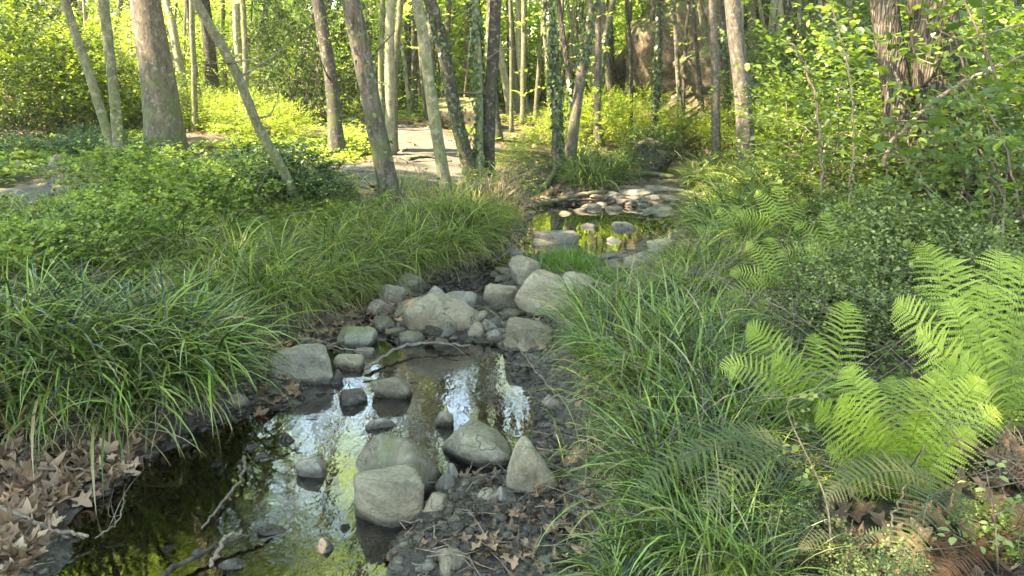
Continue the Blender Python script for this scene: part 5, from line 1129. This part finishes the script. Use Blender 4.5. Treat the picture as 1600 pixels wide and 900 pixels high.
# dead leaves and broken stalks caught in the sedges
mb = MB(); rg = np.random.default_rng(808)
for reg, n, h0, h1 in ((W([(-60, 700), (-60, 480), (380, 470), (420, 560), (330, 660), (200, 700)]), 110, .02, .3), (W([(330, 520), (330, 380), (560, 340), (790, 330), (790, 400), (700, 430), (560, 500)]), 120, .02, .2),
                       (W([(880, 760), (900, 520), (1080, 420), (1180, 480), (1200, 800), (1050, 930), (900, 930)]), 120, .02, .2)):
    P2 = scatter_in(reg, n, rg); P2 = P2[sdist(P2, CH) > .05]; n = len(P2); kind = rg.integers(0, len(LEAVES), n); z = gz(P2[:, 0], P2[:, 1]) + rg.uniform(h0, h1, n) ** 1.3
    sc_ = rg.uniform(.02, .05, n); tt = rg.uniform(.2, 1, n)
    for k, (V, f3, f4) in enumerate(LEAVES):
        m = kind == k; c = m.sum()
        if not c: continue
        base = mb.n; mb.stamp(V, f3, tiltM(c, sc_[m], rg, 1.), np.c_[P2[m], z[m]], tt[m]); mb.f4.append((f4[None] + (np.arange(c) * len(V))[:, None, None]).reshape(-1, 4) + base)
tag(link('leaf_litter', mb.mesh('caught_leaves', M['litter'], False)), 'withered tan leaves caught among the sedge blades', 'dead leaves', kind='stuff')
mb = MB()
for reg, n in ((W([(-60, 700), (-60, 420), (380, 400), (700, 340), (790, 380), (700, 430), (420, 560), (200, 700)]), 260), (W([(880, 760), (900, 520), (1080, 420), (1180, 380), (1500, 640), (1640, 700), (1640, 930), (900, 930)]), 420)):
    P2 = scatter_in(reg, n, rg); P2 = P2[sdist(P2, CH) > .02]
    for p in P2:
        g = np.array([p[0], p[1], gz(*p)[0]]); a = rg.uniform(0, 6.3); L = rg.uniform(.15, .6); d = np.array([math.cos(a), math.sin(a), rg.uniform(-.1, .9)]); d /= np.linalg.norm(d); g[2] += rg.uniform(0, .25)
        tube(mb, [g, g + d * L * .5 + rg.normal(0, .02, 3), g + d * L + rg.normal(0, .03, 3) - [0, 0, .05]], [.0022, .0018, .0009], 3, rg.uniform(.3, 1))
tag(link('dry_stalks', mb.mesh('dry_stalks', M['twig'])), 'dry brown stalks and thatch tangled through the bank plants', 'dry stalks', kind='stuff')
# bramble canes and thin branches in the right thicket
def cane(pts, Y, w0, w1, label, seed, leaves=0):
    r = np.random.default_rng(seed); P = [at_y(x, y, Y + dy) for x, y, dy in pts]; S = spline(P, 40); b = S[0].copy(); S = S - b; S[1:-1] += r.normal(0, .006, (38, 3))
    root = empty('bramble_cane', tuple(b), label, 'cane'); mb = MB(); tube(mb, S, np.linspace(w0, w1, 40) / 2 / F * Y, 6, lump=.2)
    link('stem', mb.mesh('stem', M['twig']), root)
    if leaves:
        m = MB(); ii = r.integers(8, 39, leaves); sprays(m, None, S[ii], leaves, r, (.08, .22), 5, .05, .6, tmpl=1, tint=(.65, .25)); link('foliage', m.mesh('foliage', M['leaf_broad'], False), root)
cane([(1380, 260, 0), (1400, 215, 0), (1470, 150, 0), (1540, 110, 0), (1640, 75, 0)], 5.3, 8, 4, 'dark arching branch crossing both furrowed trunks', 1, 6)
cane([(1640, 130, 0), (1540, 155, 0), (1480, 160, 0)], 5.2, 5, 3, 'thin branch reaching from the right edge to the furrowed trunks', 2, 9)
cane([(1700, 300, 0), (1560, 250, 0), (1480, 245, 0)], 5.0, 5, 3, 'horizontal bramble cane below the arching branch', 3, 12)
cane([(1285, 330, 0), (1280, 200, 0), (1262, 110, 0), (1230, 60, 0)], 5.8, 5, 3, 'slender upright sapling stem left of the furrowed trunks', 4, 16)
cane([(1325, 340, 0), (1335, 200, 0), (1320, 80, 0), (1290, -20, 0)], 5.4, 4, 2, 'tall sapling stem with spreading bright leaves', 5, 22)
cane([(1480, 360, 0), (1440, 280, 0), (1395, 240, 0), (1340, 250, 0)], 4.6, 5, 2, 'bramble cane bowing in front of the first furrowed trunk', 6, 6)
cane([(1620, 420, 0), (1590, 300, 0), (1560, 200, 0), (1500, 130, 0)], 4.2, 5, 2, 'leafy bramble cane arching up at the right edge', 7, 20)
cane([(1660, 330, 0), (1600, 240, 0), (1540, 210, 0)], 3.9, 5, 2, 'near bramble cane with large pale leaves', 8, 16)
cane([(1560, 420, 0), (1530, 350, 0), (1470, 320, 0), (1400, 330, 0)], 4.2, 5, 2, 'low bramble cane over the glossy shrubs', 9, 16)
cane([(1660, 60, 0), (1590, 40, 0), (1500, 60, 0), (1440, 30, 0)], 5.2, 5, 2, 'leafy cane near the upper right corner', 10, 18)
cane([(1010, 560, 0), (1000, 480, 0), (985, 410, 0)], 3.9, 3, 1.5, 'single dry stalk above the right bank sedge', 11)
# ---------------------------------------------------------------- wall remnant and earth bank
M['earth'] = rock_mat('earthy_outcrop', (.045, .032, .02), (.1, .072, .045), (.16, .118, .075), .6)
p = gp(725, 205); d = dist(p)
P, Fc = rock_shape(901, 5, 8, 30, .08, 1); P = P * [.55, .4, .34]; mb = MB(); mb.add(P + [0, 0, .2], Fc, 0)
tag(link('stone_block', mb.mesh('stone_block', M['earth']), loc=(p[0], p[1] + .3, p[2])), 'squared mossy stone block at the end of the footpath', 'stone block')
for i, (px, py, Y, sx, sz) in enumerate([(1075, 120, 17.5, 1.3, 1.3), (1060, 70, 19, 1.5, 1.2), (1105, 175, 15.5, .8, .6)]):
    q = at_y(px, py, Y); q[2] = gz(q[0], q[1])[0]
    P, Fc = rock_shape(910 + i, 5, 14, 18, .2); P = P * [sx, .9, sz]; mb = MB(); mb.add(P + [0, 0, sz * .5], Fc, 0)
    tag(link('rock_outcrop', mb.mesh('rock_outcrop', M['earth']), loc=tuple(q)), ['craggy brown outcrop on the right hillside', 'uppermost craggy outcrop under the hillside trees', 'small crumbling outcrop low on the hillside'][i], 'outcrop')

# ---------------------------------------------------------------- light and camera
SUN_EL, SUN_AZ = math.radians(50), math.radians(-108)     # azimuth from +Y toward +X
S = Vector((math.sin(SUN_AZ) * math.cos(SUN_EL), math.cos(SUN_AZ) * math.cos(SUN_EL), math.sin(SUN_EL)))
w = bpy.data.worlds.new("World"); scene.world = w; w.use_nodes = True; nt = w.node_tree; bg = nt.nodes['Background']
sky = nt.nodes.new('ShaderNodeTexSky'); sky.sky_type = 'NISHITA'; sky.sun_disc = False; sky.sun_elevation = SUN_EL; sky.sun_rotation = SUN_AZ
sky.air_density = 1.2; sky.dust_density = 0.; sky.ozone_density = 3.
nt.links.new(sky.outputs[0], bg.inputs[0]); bg.inputs[1].default_value = .15
sl = bpy.data.lights.new('sun', 'SUN'); sl.energy = 4.6; sl.angle = math.radians(.53); sl.color = (1, .94, .84)
so = bpy.data.objects.new('sun', sl); C.objects.link(so); so.rotation_euler = S.to_track_quat('Z', 'Y').to_euler()
cam = bpy.data.cameras.new('camera'); co = bpy.data.objects.new('camera', cam); C.objects.link(co); scene.camera = co
co.location = CAM; co.rotation_euler = (math.pi / 2 - PITCH, 0, 0); cam.sensor_width = 36; cam.lens = 36 * F / 1600; cam.clip_end = 600; cam.clip_start = .05
# haze volume added to veil the wood and lift its dark gaps
hz = MB(); X0, X1, Y0, Y1, Z0, Z1 = -112, 112, -40, 125, -6, 30
hv = np.array([[x, y, z] for z in (Z0, Z1) for y in (Y0, Y1) for x in (X0, X1)]); hz.add(hv, [[0, 2, 3, 1], [4, 5, 7, 6], [0, 1, 5, 4], [2, 6, 7, 3], [0, 4, 6, 2], [1, 3, 7, 5]])
hm, hnt, hout = nmat('haze'); pv = hnt.nodes.new('ShaderNodeVolumePrincipled'); pv.inputs['Density'].default_value = .0009; pv.inputs['Color'].default_value = (.95, .96, .9, 1); pv.inputs['Anisotropy'].default_value = .3
hnt.links.new(pv.outputs[0], hout.inputs['Volume'])
tag(link('haze', hz.mesh('haze', hm, False)), 'faint bright haze in the air of the wood', 'haze', kind='stuff')
scene.cycles.volume_bounces = 0
vs = scene.view_settings; vs.view_transform = 'Standard'; vs.look = 'None'; vs.gamma = 1; vs.use_curve_mapping = False; vs.exposure = 3.35
vs.use_white_balance = True; vs.white_balance_temperature = 8900; vs.white_balance_tint = 8
cy = scene.cycles; cy.max_bounces = 6; cy.diffuse_bounces = 2; cy.glossy_bounces = 3; cy.transmission_bounces = 4; cy.transparent_max_bounces = 8
cy.sample_clamp_indirect = 6; cy.caustics_reflective = False; cy.caustics_refractive = False
